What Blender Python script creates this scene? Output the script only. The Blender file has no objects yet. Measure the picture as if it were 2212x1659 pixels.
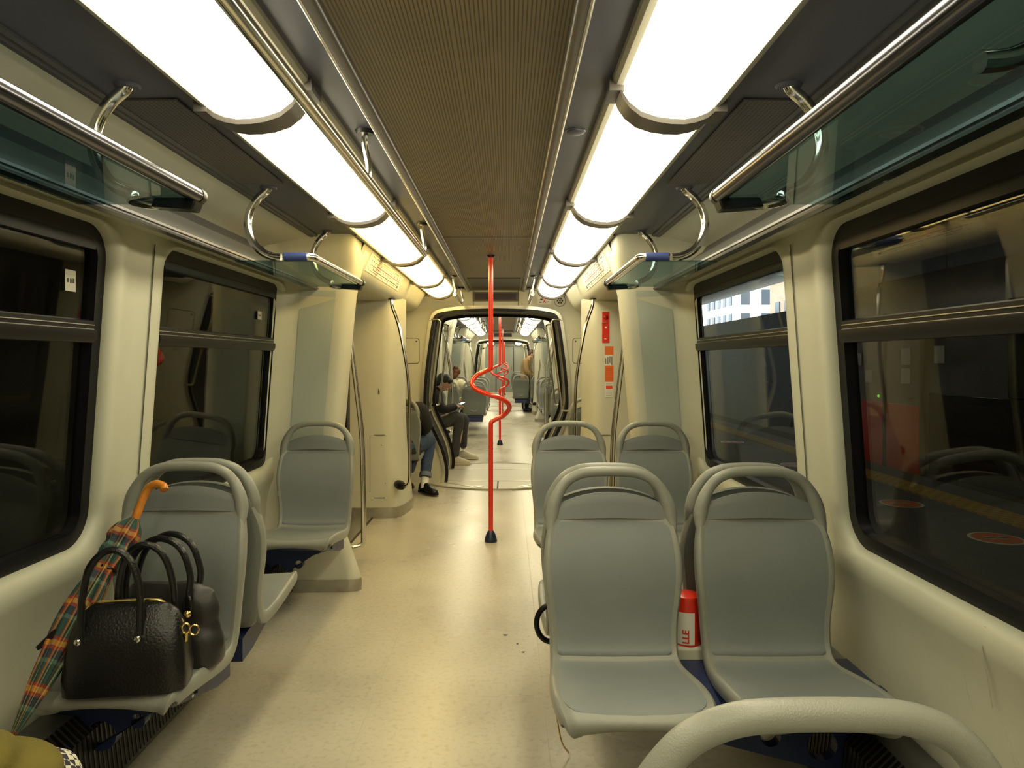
import bpy, math, random
from mathutils import Vector, Matrix
random.seed(7)
S = bpy.context.scene
COL = S.collection
PI = math.pi

# ------------------------------------------------------------------ camera, world, exposure
F_PX = 1500.0
cd = bpy.data.cameras.new('camera'); cam = bpy.data.objects.new('camera', cd); COL.objects.link(cam)
cd.sensor_fit = 'HORIZONTAL'; cd.sensor_width = 36.0
cd.lens = 36.0 * F_PX / 2212.0
cd.shift_x = -(1097 - 1106) / 2212.0
cd.shift_y = -(829.5 - 780) / 2212.0
cd.clip_start = 0.05; cd.clip_end = 300
cam.location = (0.13, 0, 1.325); cam.rotation_euler = (math.radians(90), 0, 0)
S.camera = cam
S.view_settings.view_transform = 'Standard'; S.view_settings.look = 'None'
S.view_settings.gamma = 1.0; S.view_settings.use_curve_mapping = False
S.view_settings.exposure = 0.93
W = bpy.data.worlds.new('daylight'); S.world = W; W.use_nodes = True
W.node_tree.nodes['Background'].inputs[0].default_value = (0.72, 0.86, 1.0, 1)
W.node_tree.nodes['Background'].inputs[1].default_value = 4.0
LAMP_STRENGTH = 5.2
LAMP_COL = (1.0, 0.90, 0.60)
LAMP_WARM = (1.0, 0.70, 0.23)
S.cycles.max_bounces = 8; S.cycles.transparent_max_bounces = 16
S.cycles.diffuse_bounces = 4; S.cycles.glossy_bounces = 4
S.cycles.sample_clamp_indirect = 4.0

# ------------------------------------------------------------------ materials
def nt(m): return m.node_tree.nodes, m.node_tree.links
def mat(name, col, rough=0.5, metal=0.0, bump=0.0, bscale=200, var=0.0, vscale=6, spec=0.5, coat=0.0):
    m = bpy.data.materials.new(name); m.use_nodes = True
    n, l = nt(m); b = n['Principled BSDF']
    b.inputs['Base Color'].default_value = (*col, 1)
    b.inputs['Roughness'].default_value = rough
    b.inputs['Metallic'].default_value = metal
    b.inputs['Specular IOR Level'].default_value = spec
    b.inputs['Coat Weight'].default_value = coat
    if var or bump:
        tc = n.new('ShaderNodeTexCoord')
    if var:
        no = n.new('ShaderNodeTexNoise'); no.inputs['Scale'].default_value = vscale; no.inputs['Detail'].default_value = 5
        l.new(tc.outputs['Object'], no.inputs['Vector'])
        r = n.new('ShaderNodeValToRGB')
        r.color_ramp.elements[0].position = 0.3; r.color_ramp.elements[1].position = 0.7
        r.color_ramp.elements[0].color = (*[c * (1 - var) for c in col], 1)
        r.color_ramp.elements[1].color = (*[min(1, c * (1 + var)) for c in col], 1)
        l.new(no.outputs['Fac'], r.inputs['Fac']); l.new(r.outputs['Color'], b.inputs['Base Color'])
    if bump:
        n2 = n.new('ShaderNodeTexNoise'); n2.inputs['Scale'].default_value = bscale
        l.new(tc.outputs['Object'], n2.inputs['Vector'])
        bp = n.new('ShaderNodeBump'); bp.inputs['Strength'].default_value = bump; bp.inputs['Distance'].default_value = 0.002
        l.new(n2.outputs['Fac'], bp.inputs['Height']); l.new(bp.outputs['Normal'], b.inputs['Normal'])
    return m
def emis(name, col, st):
    m = bpy.data.materials.new(name); m.use_nodes = True
    n, l = nt(m); b = n['Principled BSDF']
    b.inputs['Base Color'].default_value = (0.8, 0.8, 0.8, 1)
    b.inputs['Emission Color'].default_value = (*col, 1); b.inputs['Emission Strength'].default_value = st
    return m
def glassmat(name, tint, refl=1.0, fscale=1.0):
    m = bpy.data.materials.new(name); m.use_nodes = True
    n, l = nt(m); n.clear()
    o = n.new('ShaderNodeOutputMaterial'); mx = n.new('ShaderNodeMixShader')
    t = n.new('ShaderNodeBsdfTransparent'); t.inputs[0].default_value = (*tint, 1)
    g = n.new('ShaderNodeBsdfGlossy'); g.inputs['Roughness'].default_value = 0.01
    g.inputs[0].default_value = (refl, refl, refl, 1)
    ge = n.new('ShaderNodeNewGeometry'); dt = n.new('ShaderNodeVectorMath'); dt.operation = 'DOT_PRODUCT'
    l.new(ge.outputs['Incoming'], dt.inputs[0]); l.new(ge.outputs['Normal'], dt.inputs[1])
    def mth(op, a, b_=None, v=None):
        q = n.new('ShaderNodeMath'); q.operation = op; l.new(a, q.inputs[0]) if not isinstance(a, float) else setattr(q.inputs[0], 'default_value', a)
        if b_ is not None: l.new(b_, q.inputs[1]) if not isinstance(b_, float) else setattr(q.inputs[1], 'default_value', b_)
        return q.outputs[0]
    c = mth('ABSOLUTE', dt.outputs['Value']); k = mth('SUBTRACT', 1.0, c); k = mth('POWER', k, 5.0); k = mth('MULTIPLY', k, .96 * fscale); k = mth('ADD', k, .04 * fscale)
    l.new(k, mx.inputs[0]); l.new(t.outputs[0], mx.inputs[1]); l.new(g.outputs[0], mx.inputs[2])
    l.new(mx.outputs[0], o.inputs[0])
    return m
def checker(name, c1, c2, scale, rough=0.8, rot=0.6):
    m = mat(name, c1, rough); n, l = nt(m)
    tc = n.new('ShaderNodeTexCoord'); mp = n.new('ShaderNodeMapping'); mp.inputs['Rotation'].default_value = (rot, rot * .5, rot)
    ck = n.new('ShaderNodeTexChecker'); ck.inputs['Scale'].default_value = scale
    ck.inputs[1].default_value = (*c1, 1); ck.inputs[2].default_value = (*c2, 1)
    l.new(tc.outputs['Object'], mp.inputs[0]); l.new(mp.outputs[0], ck.inputs[0]); l.new(ck.outputs[0], n['Principled BSDF'].inputs['Base Color'])
    return m

M = {}
M['cream'] = mat('cream_moulding', (0.56, 0.55, 0.44), 0.42, var=0.05, vscale=2.5, bump=0.05, bscale=60)
M['panel'] = mat('grey_cream_panel', (0.47, 0.51, 0.45), 0.42, var=0.05, vscale=1.5)
M['kick'] = mat('brushed_steel_kick', (0.42, 0.40, 0.34), 0.35, metal=0.8, var=0.1, vscale=20)
M['dark_ceiling'] = mat('dark_grey_paint', (0.065, 0.068, 0.098), 0.45, var=0.08, vscale=3)
M['cove_dark'] = mat('dark_moulding', (0.035, 0.037, 0.045), 0.4)
M['slope'] = mat('grey_sloped_panel', (0.36, 0.37, 0.40), 0.30, metal=0.6)
M['slope_dark'] = mat('slate_sloped_band', (0.09, 0.09, 0.11), 0.4)
M['darkened_chrome'] = mat('chrome_dark_reflection', (0.16, 0.16, 0.20), 0.2, metal=1.0)  # chrome rack tube with its dark reflections put into the colour
M['rail'] = mat('dark_aluminium', (0.16, 0.16, 0.18), 0.33, metal=0.8)
M['alu'] = mat('aluminium', (0.60, 0.58, 0.52), 0.3, metal=0.9)
M['chrome'] = mat('chrome', (0.72, 0.70, 0.65), 0.13, metal=1.0)
M['lampframe'] = mat('lamp_frame_grey', (0.45, 0.43, 0.36), 0.4)
M['ring'] = mat('lamp_ring_grey', (0.10, 0.09, 0.085), 0.4)
M['rubber'] = mat('black_rubber', (0.004, 0.004, 0.006), 0.4, spec=.3)
M['black'] = mat('black_plastic', (0.006, 0.006, 0.008), 0.35, spec=.4)
M['red'] = mat('red_paint', (0.70, 0.035, 0.015), 0.25, coat=0.4)
M['blue'] = mat('dark_blue_paint', (0.012, 0.022, 0.075), 0.4)
M['bluegrip'] = mat('blue_sleeve', (0.03, 0.05, 0.19), 0.5)
M['navycap'] = mat('navy_foot', (0.012, 0.018, 0.05), 0.35)
M['shell'] = mat('seat_shell_grey', (0.25, 0.255, 0.225), 0.36, bump=0.25, bscale=500, var=0.04, vscale=8)
M['pad'] = mat('seat_pad_grey', (0.20, 0.222, 0.222), 0.50, bump=0.5, bscale=700, var=0.05, vscale=6)
M['headrest'] = mat('seat_headrest_grey', (0.175, 0.19, 0.188), 0.48, bump=0.4, bscale=600)
M['rear'] = mat('seat_rear_grey', (0.13, 0.145, 0.13), 0.42, bump=0.3, bscale=500)
M['glass'] = glassmat('window_glass', (0.84, 0.86, 0.82), fscale=.7)
M['shelfglass'] = glassmat('tinted_shelf_glass', (0.42, 0.55, 0.59), fscale=.45)
M['rackglass'] = M['shelfglass']
M['white'] = mat('white_vinyl', (0.75, 0.74, 0.66), 0.5)
M['ink'] = mat('dark_print', (0.04, 0.04, 0.045), 0.6)
M['ylw'] = mat('yellow_print', (0.8, 0.5, 0.03), 0.5)
M['grn'] = mat('green_print', (0.12, 0.40, 0.10), 0.5)
M['orange'] = mat('orange_print', (0.75, 0.16, 0.02), 0.5)
M['groove'] = mat('dark_groove', (0.05, 0.045, 0.035), 0.7)
M['bellows'] = mat('bellows_rubber', (0.05, 0.05, 0.045), 0.55)
M['plate'] = mat('steel_floor_plate', (0.50, 0.48, 0.40), 0.42, metal=0.2, bump=0.2, bscale=300)
M['heater'] = mat('heater_grille_metal', (0.10, 0.10, 0.09), 0.5, metal=0.5)
M['leather'] = mat('black_leather', (0.005, 0.005, 0.006), 0.30, bump=0.5, bscale=170)
M['leather2'] = mat('soft_black_leather', (0.018, 0.017, 0.017), 0.42, bump=0.4, bscale=60)
M['gold'] = mat('gold_metal', (0.75, 0.55, 0.22), 0.22, metal=1.0)
M['wood'] = mat('orange_wood', (0.62, 0.22, 0.03), 0.28, var=0.2, vscale=30)
M['skin'] = mat('skin', (0.50, 0.29, 0.20), 0.5)
M['blackcloth'] = mat('black_cloth', (0.012, 0.012, 0.015), 0.9, bump=0.4, bscale=300)
M['greycloth'] = mat('charcoal_cloth', (0.055, 0.055, 0.06), 0.9, bump=0.4, bscale=300, var=0.2, vscale=20)
M['denim'] = mat('blue_denim', (0.035, 0.06, 0.12), 0.85, bump=0.5, bscale=400, var=0.3, vscale=25)
M['cuff'] = mat('denim_cuff', (0.13, 0.16, 0.19), 0.85)
M['sock'] = mat('white_sock', (0.75, 0.74, 0.68), 0.8)
M['sneaker'] = mat('cream_sneaker', (0.62, 0.57, 0.44), 0.6)
M['sole'] = mat('sneaker_sole', (0.68, 0.64, 0.52), 0.6)
M['creamcoat'] = mat('cream_coat', (0.66, 0.61, 0.44), 0.9, bump=0.4, bscale=200, var=0.1, vscale=20)
M['browncoat'] = mat('tan_brown_coat', (0.30, 0.20, 0.09), 0.9, bump=0.4, bscale=200)
M['olive'] = mat('olive_cloth', (0.13, 0.105, 0.010), 0.85, bump=0.5, bscale=200, var=0.15, vscale=10)
M['blackhair'] = mat('black_hair', (0.010, 0.009, 0.009), 0.5, bump=0.6, bscale=120)
M['redhair'] = mat('auburn_hair', (0.095, 0.033, 0.012), 0.5, bump=0.6, bscale=120)
M['brownhair'] = mat('brown_hair', (0.05, 0.03, 0.015), 0.55, bump=0.6, bscale=120)
M['hound'] = checker('houndstooth', (0.62, 0.60, 0.48), (0.02, 0.015, 0.03), 85)
M['phone'] = mat('phone_body', (0.02, 0.02, 0.025), 0.2)
M['screen'] = emis('phone_screen', (0.7, 0.8, 1.0), 0.35)
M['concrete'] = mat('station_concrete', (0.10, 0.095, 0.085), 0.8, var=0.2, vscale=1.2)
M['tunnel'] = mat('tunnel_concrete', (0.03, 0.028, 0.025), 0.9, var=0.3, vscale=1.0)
M['platform'] = mat('platform_asphalt', (0.095, 0.086, 0.082), 0.75, var=0.15, vscale=3)
M['tactile'] = checker('tactile_yellow', (0.55, 0.33, 0.03), (0.40, 0.23, 0.02), 14, rot=0)
M['trainbody'] = mat('train_body_grey', (0.13, 0.12, 0.10), 0.45, metal=0.3)
M['traindark'] = mat('train_dark_glass', (0.006, 0.008, 0.012), 0.12)
M['trainred'] = mat('train_red_doors', (0.90, 0.06, 0.02), 0.4)
M['traingrey'] = mat('train_door_grey', (0.27, 0.22, 0.16), 0.5)
M['bldA'] = mat('terracotta_facade', (0.60, 0.36, 0.24), 0.8, var=0.1, vscale=0.4)
M['bldB'] = mat('white_facade', (0.80, 0.78, 0.76), 0.8, var=0.08, vscale=0.4)
M['bldC'] = mat('beige_facade', (0.62, 0.52, 0.40), 0.8, var=0.1, vscale=0.4)
M['bwin'] = mat('facade_window', (0.06, 0.07, 0.09), 0.3)

def floor_mat():
    m = mat('beige_vinyl_floor', (0.60, 0.56, 0.44), 0.34); n, l = nt(m); b = n['Principled BSDF']
    tc = n.new('ShaderNodeTexCoord')
    a = n.new('ShaderNodeTexNoise'); a.inputs['Scale'].default_value = 1.6; a.inputs['Detail'].default_value = 6
    l.new(tc.outputs['Object'], a.inputs['Vector'])
    r = n.new('ShaderNodeValToRGB'); r.color_ramp.elements[0].position = .32; r.color_ramp.elements[1].position = .68
    r.color_ramp.elements[0].color = (.39, .36, .29, 1); r.color_ramp.elements[1].color = (.49, .46, .37, 1)
    l.new(a.outputs['Fac'], r.inputs['Fac'])
    v = n.new('ShaderNodeTexNoise'); v.inputs['Scale'].default_value = 45; v.inputs['Detail'].default_value = 4
    l.new(tc.outputs['Object'], v.inputs['Vector'])
    r2 = n.new('ShaderNodeValToRGB'); r2.color_ramp.elements[0].position = .3; r2.color_ramp.elements[1].position = .5
    r2.color_ramp.elements[0].color = (.84, .83, .8, 1); r2.color_ramp.elements[1].color = (1, 1, 1, 1)
    l.new(v.outputs['Fac'], r2.inputs['Fac'])
    mx = n.new('ShaderNodeMix'); mx.data_type = 'RGBA'; mx.blend_type = 'MULTIPLY'; mx.inputs[0].default_value = 1
    l.new(r.outputs['Color'], mx.inputs[6]); l.new(r2.outputs['Color'], mx.inputs[7])
    # sparse dark specks and scuffs
    sp = n.new('ShaderNodeTexNoise'); sp.inputs['Scale'].default_value = 22; sp.inputs['Detail'].default_value = 3; sp.inputs['Distortion'].default_value = 2.5
    l.new(tc.outputs['Object'], sp.inputs['Vector'])
    r3 = n.new('ShaderNodeValToRGB'); r3.color_ramp.elements[0].position = .19; r3.color_ramp.elements[1].position = .215
    r3.color_ramp.elements[0].color = (.35, .33, .3, 1); r3.color_ramp.elements[1].color = (1, 1, 1, 1)
    l.new(sp.outputs['Fac'], r3.inputs['Fac'])
    m2 = n.new('ShaderNodeMix'); m2.data_type = 'RGBA'; m2.blend_type = 'MULTIPLY'; m2.inputs[0].default_value = 1
    l.new(mx.outputs[2], m2.inputs[6]); l.new(r3.outputs['Color'], m2.inputs[7])
    l.new(m2.outputs[2], b.inputs['Base Color'])
    rr = n.new('ShaderNodeMapRange'); rr.inputs[3].default_value = .20; rr.inputs[4].default_value = .38
    l.new(a.outputs['Fac'], rr.inputs[0]); l.new(rr.outputs[0], b.inputs['Roughness'])
    return m
M['floor'] = floor_mat()
def stripes(name, base, dark, period, axis='X', rough=.5, axis2=None, duty=.35):
    m = mat(name, base, rough); n, l = nt(m); b = n['Principled BSDF']
    tc = n.new('ShaderNodeTexCoord'); sx = n.new('ShaderNodeSeparateXYZ'); l.new(tc.outputs['Object'], sx.inputs[0])
    def band(ax):
        d = n.new('ShaderNodeMath'); d.operation = 'DIVIDE'; d.inputs[1].default_value = period; o5 = n.new('ShaderNodeMath'); o5.inputs[1].default_value = period * .5; l.new(sx.outputs[ax], o5.inputs[0]); l.new(o5.outputs[0], d.inputs[0])
        f = n.new('ShaderNodeMath'); f.operation = 'FRACT'; l.new(d.outputs[0], f.inputs[0])
        g = n.new('ShaderNodeMath'); g.operation = 'LESS_THAN'; g.inputs[1].default_value = duty; l.new(f.outputs[0], g.inputs[0])
        return g
    g = band(axis)
    if axis2:
        h = band(axis2); k = n.new('ShaderNodeMath'); k.operation = 'MULTIPLY'; l.new(g.outputs[0], k.inputs[0]); l.new(h.outputs[0], k.inputs[1]); g = k
    no = n.new('ShaderNodeTexNoise'); no.inputs['Scale'].default_value = 2.2; no.inputs['Detail'].default_value = 4; l.new(tc.outputs['Object'], no.inputs['Vector'])
    r = n.new('ShaderNodeValToRGB'); r.color_ramp.elements[0].position = .35; r.color_ramp.elements[1].position = .7
    r.color_ramp.elements[0].color = (*[c * .85 for c in base], 1); r.color_ramp.elements[1].color = (base[0] * 1.25, base[1] * 1.15, base[2] * .95, 1)
    l.new(no.outputs['Fac'], r.inputs['Fac'])
    mx = n.new('ShaderNodeMix'); mx.data_type = 'RGBA'; l.new(g.outputs[0], mx.inputs[0])
    l.new(r.outputs['Color'], mx.inputs[6]); mx.inputs[7].default_value = (*dark, 1)
    l.new(mx.outputs[2], b.inputs['Base Color'])
    return m
M['grille'] = stripes('ribbed_ceiling_panel', (0.20, 0.162, 0.10), (0.065, 0.05, 0.03), 0.0098)
M['perf'] = stripes('perforated_speaker_panel', (0.08, 0.075, 0.075), (0.01, 0.01, 0.01), 0.013, 'X', .5, 'Y', .5)
def tartan():
    m = mat('tartan_cloth', (0.02, .06, .045), 0.75, bump=.3, bscale=300); n, l = nt(m); b = n['Principled BSDF']
    tc = n.new('ShaderNodeTexCoord'); sx = n.new('ShaderNodeSeparateXYZ'); l.new(tc.outputs['UV'], sx.inputs[0])
    def ramp(out, mult, stops):
        d = n.new('ShaderNodeMath'); d.operation = 'MULTIPLY'; d.inputs[1].default_value = mult; l.new(out, d.inputs[0])
        f = n.new('ShaderNodeMath'); f.operation = 'FRACT'; l.new(d.outputs[0], f.inputs[0])
        r = n.new('ShaderNodeValToRGB'); r.color_ramp.interpolation = 'CONSTANT'
        for i, (p, c) in enumerate(stops):
            e = r.color_ramp.elements[i] if i < 2 else r.color_ramp.elements.new(p)
            e.position = p; e.color = (*c, 1)
        l.new(f.outputs[0], r.inputs['Fac']); return r
    G = (.012, .05, .04); B = (.01, .014, .04); R = (.30, .02, .01); Y = (.55, .24, .02); C = (.42, .36, .12); T = (.08, .16, .13)
    r1 = ramp(sx.outputs['Y'], 5.5, [(0, G), (.42, R), (.50, Y), (.62, R), (.70, B), (.90, T)])
    r2 = ramp(sx.outputs['X'], 7, [(0, G), (.35, C), (.45, B), (.62, Y), (.74, R), (.82, G)])
    mx = n.new('ShaderNodeMix'); mx.data_type = 'RGBA'; mx.inputs[0].default_value = .45
    l.new(r1.outputs['Color'], mx.inputs[6]); l.new(r2.outputs['Color'], mx.inputs[7]); l.new(mx.outputs[2], b.inputs['Base Color'])
    return m
M['tartan'] = tartan()
M['lamp'] = emis('lamp_diffuser', LAMP_COL, LAMP_STRENGTH)
M['lampwarm'] = emis('lamp_diffuser_warm', LAMP_WARM, LAMP_STRENGTH)

# ------------------------------------------------------------------ mesh builder
class MB:
    def __init__(s): s.v = []; s.f = []; s.uv = {}
    def add(s, vs, fs):
        o = len(s.v); s.v += [tuple(p) for p in vs]; s.f += [tuple(o + i for i in f) for f in fs]; return o
    def box(s, x0, x1, y0, y1, z0, z1, rot=None, piv=None):
        vs = [(x, y, z) for x in (x0, x1) for y in (y0, y1) for z in (z0, z1)]
        if rot is not None:
            p = Vector(piv or ((x0 + x1) / 2, (y0 + y1) / 2, (z0 + z1) / 2)); vs = [rot @ (Vector(v) - p) + p for v in vs]
        s.add(vs, [(0, 1, 3, 2), (4, 6, 7, 5), (0, 4, 5, 1), (2, 3, 7, 6), (0, 2, 6, 4), (1, 5, 7, 3)])
        return s
    def loft(s, rings, closed=True, cap=True):
        o = len(s.v); k = len(rings[0])
        for r in rings: s.v += [tuple(p) for p in r]
        for i in range(len(rings) - 1):
            for j in range(k if closed else k - 1):
                a = o + i * k + j; b = o + i * k + (j + 1) % k
                s.f.append((a, b, b + k, a + k))
        if cap and closed:
            s.f.append(tuple(o + j for j in range(k))[::-1]); e = o + (len(rings) - 1) * k
            s.f.append(tuple(e + j for j in range(k)))
        return s
    def tube(s, path, r, seg=12, cap=True, closed=False, flat=1.0):
        P = [Vector(p) for p in path]; n = len(P)
        R = r if isinstance(r, (list, tuple)) else [r] * n
        T = []
        for i in range(n):
            if closed: t = P[(i + 1) % n] - P[(i - 1) % n]
            else: t = P[min(i + 1, n - 1)] - P[max(i - 1, 0)]
            T.append(t.normalized() if t.length > 1e-9 else Vector((0, 0, 1)))
        up = Vector((0, 0, 1)) if abs(T[0].z) < .9 else Vector((0, 1, 0))
        N = (up - T[0] * up.dot(T[0])).normalized(); rings = []
        for i in range(n):
            N = (N - T[i] * N.dot(T[i])).normalized(); B = T[i].cross(N)
            rings.append([P[i] + (N * math.cos(2 * PI * j / seg) * flat + B * math.sin(2 * PI * j / seg)) * R[i] for j in range(seg)])
        if closed: rings.append(rings[0]); cap = False
        return s.loft(rings, True, cap)
    def cyl(s, a, b, r, seg=20, r2=None): return s.tube([a, b], [r, r if r2 is None else r2], seg)
    def ell(s, c, r, seg=20, rings=12, rot=None):
        c = Vector(c); rs = []
        for i in range(1, rings):
            th = PI * i / rings
            ring = [Vector((r[0] * math.sin(th) * math.cos(2 * PI * j / seg), r[1] * math.sin(th) * math.sin(2 * PI * j / seg), r[2] * math.cos(th))) for j in range(seg)]
            if rot is not None: ring = [rot @ p for p in ring]
            rs.append([p + c for p in ring])
        return s.loft(rs, True, True)
    def prof(s, pts, y0, y1, closed=False, ny=1, cap=True):
        return s.loft([[(u, y0 + (y1 - y0) * i / ny, z) for u, z in pts] for i in range(ny + 1)], closed, cap)
    def poly(s, pts): s.add(pts, [tuple(range(len(pts)))]); return s
def mesh(mb, name, material, smooth=True, sharp=35):
    me = bpy.data.meshes.new(name); me.from_pydata(mb.v, [], mb.f); me.update()
    if material: me.materials.append(material)
    import bmesh
    bm = bmesh.new(); bm.from_mesh(me)
    bmesh.ops.remove_doubles(bm, verts=bm.verts, dist=1e-5)
    bmesh.ops.recalc_face_normals(bm, faces=bm.faces)
    for f in bm.faces: f.smooth = smooth
    if smooth:
        for e in bm.edges:
            if len(e.link_faces) == 2 and e.calc_face_angle(0) > math.radians(sharp): e.smooth = False
    bm.to_mesh(me); bm.free(); return me
def obj(name, mb, material, parent=None, bevel=0, smooth=True, sharp=35, kind=None, label=None, sub=0, solid=0, segs=2):
    me = mb if isinstance(mb, bpy.types.Mesh) else mesh(mb, name, material, smooth, sharp)
    o = bpy.data.objects.new(name, me); COL.objects.link(o)
    if parent: o.parent = parent
    if solid:
        m = o.modifiers.new('t', 'SOLIDIFY'); m.thickness = solid; m.offset = 0
    if bevel:
        m = o.modifiers.new('b', 'BEVEL'); m.width = bevel; m.segments = segs; m.limit_method = 'ANGLE'; m.angle_limit = math.radians(35); m.harden_normals = False
    if sub:
        m = o.modifiers.new('s', 'SUBSURF'); m.levels = sub; m.render_levels = sub
    if kind: o['kind'] = kind
    if label: o['label'] = label
    return o
def thing(name, label, cat, loc=(0, 0, 0), rz=0, group=None, scale=(1, 1, 1), kind=None):
    o = bpy.data.objects.new(name, None); COL.objects.link(o); o.empty_display_size = .1
    o.location = loc; o.rotation_euler = (0, 0, rz); o.scale = scale
    o['label'] = label; o['category'] = cat
    if group: o['group'] = group
    if kind: o['kind'] = kind
    return o
def tag(o, label, cat, group=None):
    o['label'] = label; o['category'] = cat
    if group: o['group'] = group
    return o
def copytree(o, parent=None):
    c = o.copy(); COL.objects.link(c); c.parent = parent
    for ch in list(o.children): copytree(ch, c)
    return c
def spline(pts, n=8):
    P = [Vector(p) for p in pts]; out = []
    for i in range(len(P) - 1):
        p0 = P[max(i - 1, 0)]; p1 = P[i]; p2 = P[i + 1]; p3 = P[min(i + 2, len(P) - 1)]
        for k in range(n):
            t = k / n
            out.append(.5 * ((2 * p1) + (p2 - p0) * t + (2 * p0 - 5 * p1 + 4 * p2 - p3) * t * t + (3 * p1 - p0 - 3 * p2 + p3) * t ** 3))
    out.append(P[-1]); return out
def lerp_tab(tab, z):
    if z <= tab[0][0]: return tab[0][1]
    for (a, b), (c, d) in zip(tab, tab[1:]):
        if z <= c: return b + (d - b) * (z - a) / (c - a)
    return tab[-1][1]
def rrect(y0, y1, z0, z1, r, n=8):
    out = []
    for cy, cz, a0 in ((y1 - r, z1 - r, 0), (y0 + r, z1 - r, 90), (y0 + r, z0 + r, 180), (y1 - r, z0 + r, 270)):
        for i in range(n + 1):
            a = math.radians(a0 + 90 * i / n); out.append((cy + r * math.cos(a), cz + r * math.sin(a)))
    return out
def densify(loop, d=0.06):
    out = []
    for i in range(len(loop)):
        a = loop[i]; b = loop[(i + 1) % len(loop)]; L = math.hypot(b[0] - a[0], b[1] - a[1]); k = max(1, int(L / d))
        for j in range(k): out.append((a[0] + (b[0] - a[0]) * j / k, a[1] + (b[1] - a[1]) * j / k))
    return out

# ------------------------------------------------------------------ carriage halves: (y offset, y sign)
HALVES = {'A': (0, 1), 'A2': (4.95, -1), 'B': (16.1, -1), 'B2': (11.15, 1), 'C': (27.25, -1), 'C2': (22.3, 1)}
WHERE = {'A': 'in the nearest carriage', 'A2': 'level with the camera', 'B': 'just past the first gangway', 'B2': 'before the second gangway',
         'C': 'just past the second gangway', 'C2': 'by the far end wall'}
CNT = {}
SHIFT = {'A2': (4.65, -1)}
STRETCH = {'A2': (5.445, -1.2)}
def put(me, base, half, s, mats=None, numbered=None, alt=None):
    off, sg = (alt or {}).get(half, HALVES[half])
    nm = base.replace('SIDE', 'right' if s > 0 else 'left')
    if numbered: CNT[numbered] = CNT.get(numbered, 0) + 1; nm = f'{numbered}_{CNT[numbered]}'
    o = bpy.data.objects.new(nm, me); COL.objects.link(o)
    o.location = (0, off, 0); o.scale = (s, sg, 1); o['kind'] = 'structure'
    return o
def everywhere(me, base, halves=HALVES, sides=(1, -1), numbered=None, alt=None):
    return [put(me, base, h, s, numbered=numbered, alt=alt) for h in halves for s in sides]

# wall profile
WT = [(0, 1.275), (.50, 1.268), (.60, 1.252), (.66, 1.243), (.72, 1.254), (1.0, 1.236), (1.4, 1.207), (1.70, 1.186), (1.76, 1.182)]
def wu(z): return lerp_tab(WT, z)

# lower wall below windows
b = MB(); zs = [0, .15, .3, .45, .50, .55]
b.loft([[(wu(z), y, z) for z in zs] for y in (2.475, 3.3, 4.14)], closed=False)
me_low = mesh(b, 'wall', M['cream'])
# window cell
WY0, WY1, WZ0, WZ1 = 2.64, 4.05, .725, 1.765
def cell():
    b = MB(); inner = densify(rrect(WY0, WY1, WZ0, WZ1, .11, 10))
    cy, cz = (WY0 + WY1) / 2, (WZ0 + WZ1) / 2
    Y0, Y1, Z0, Z1 = 2.475, 4.14, .55, 1.795
    def outer(p):
        dy, dz = p[0] - cy, p[1] - cz
        t = min((Y1 - cy) / dy if dy > 1e-6 else (Y0 - cy) / dy if dy < -1e-6 else 9e9, (Z1 - cz) / dz if dz > 1e-6 else (Z0 - cz) / dz if dz < -1e-6 else 9e9)
        return (cy + dy * t, cz + dz * t)
    def norm_off(p, d):  # push outwards from opening, clipped
        q = (p[0] + (d if p[0] > cy else -d) * (1 if abs(p[0] - cy) > (WY1 - cy) - .11 else 0), p[1] + (d if p[1] > cz else -d) * (1 if abs(p[1] - cz) > (WZ1 - cz) - .11 else 0))
        o = outer(p)
        return (min(max(q[0], Y0), Y1), min(max(q[1], Z0), Z1))
    rings = []
    rings.append([(wu(p[1]), *p) for p in map(outer, inner)])
    def mid(p, t, off):
        o = outer(p); q = (p[0] + (o[0] - p[0]) * t, p[1] + (o[1] - p[1]) * t); return (wu(q[1]) + off, *q)
    rings.append([mid(p, .75, -.001) for p in inner])
    rings.append([mid(p, .50, -.010) for p in inner])
    rings.append([mid(p, .28, -.020) for p in inner])
    rings.append([mid(p, .12, -.019) for p in inner])
    rings.append([mid(p, .03, -.008) for p in inner])
    rings.append([(wu(p[1]) + .012, *p) for p in inner])
    rings.append([(wu(p[1]) + .05, *p) for p in inner])
    b.loft([[(u, y, z) for (u, y, z) in r] for r in rings], closed=True, cap=False)
    # corner triangles of outer boundary
    corners = [(Y1, Z1), (Y0, Z1), (Y0, Z0), (Y1, Z0)]
    outs = [outer(p) for p in inner]
    for c in corners:
        for i in range(len(outs)):
            a, d = outs[i], outs[(i + 1) % len(outs)]
            if (abs(a[0] - c[0]) < 1e-6 and abs(d[1] - c[1]) < 1e-6 and abs(a[1] - c[1]) > 1e-6 and abs(d[0] - c[0]) > 1e-6) or (abs(a[1] - c[1]) < 1e-6 and abs(d[0] - c[0]) < 1e-6 and abs(a[0] - c[0]) > 1e-6 and abs(d[1] - c[1]) > 1e-6):
                b.poly([(wu(a[1]), *a), (wu(c[1]), *c), (wu(d[1]), *d)])
    return b
wb = cell(); 
wb2 = MB(); wb2.v = list(wb.v); wb2.f = list(wb.f)
wb2.loft([[(wu(z), y, z) for z in zs] for y in (2.475, 3.3, 4.14)], closed=False)
me_wall = mesh(wb2, 'wall', M['cream'], sharp=60)
everywhere(me_wall, 'wall_SIDE')
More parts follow.
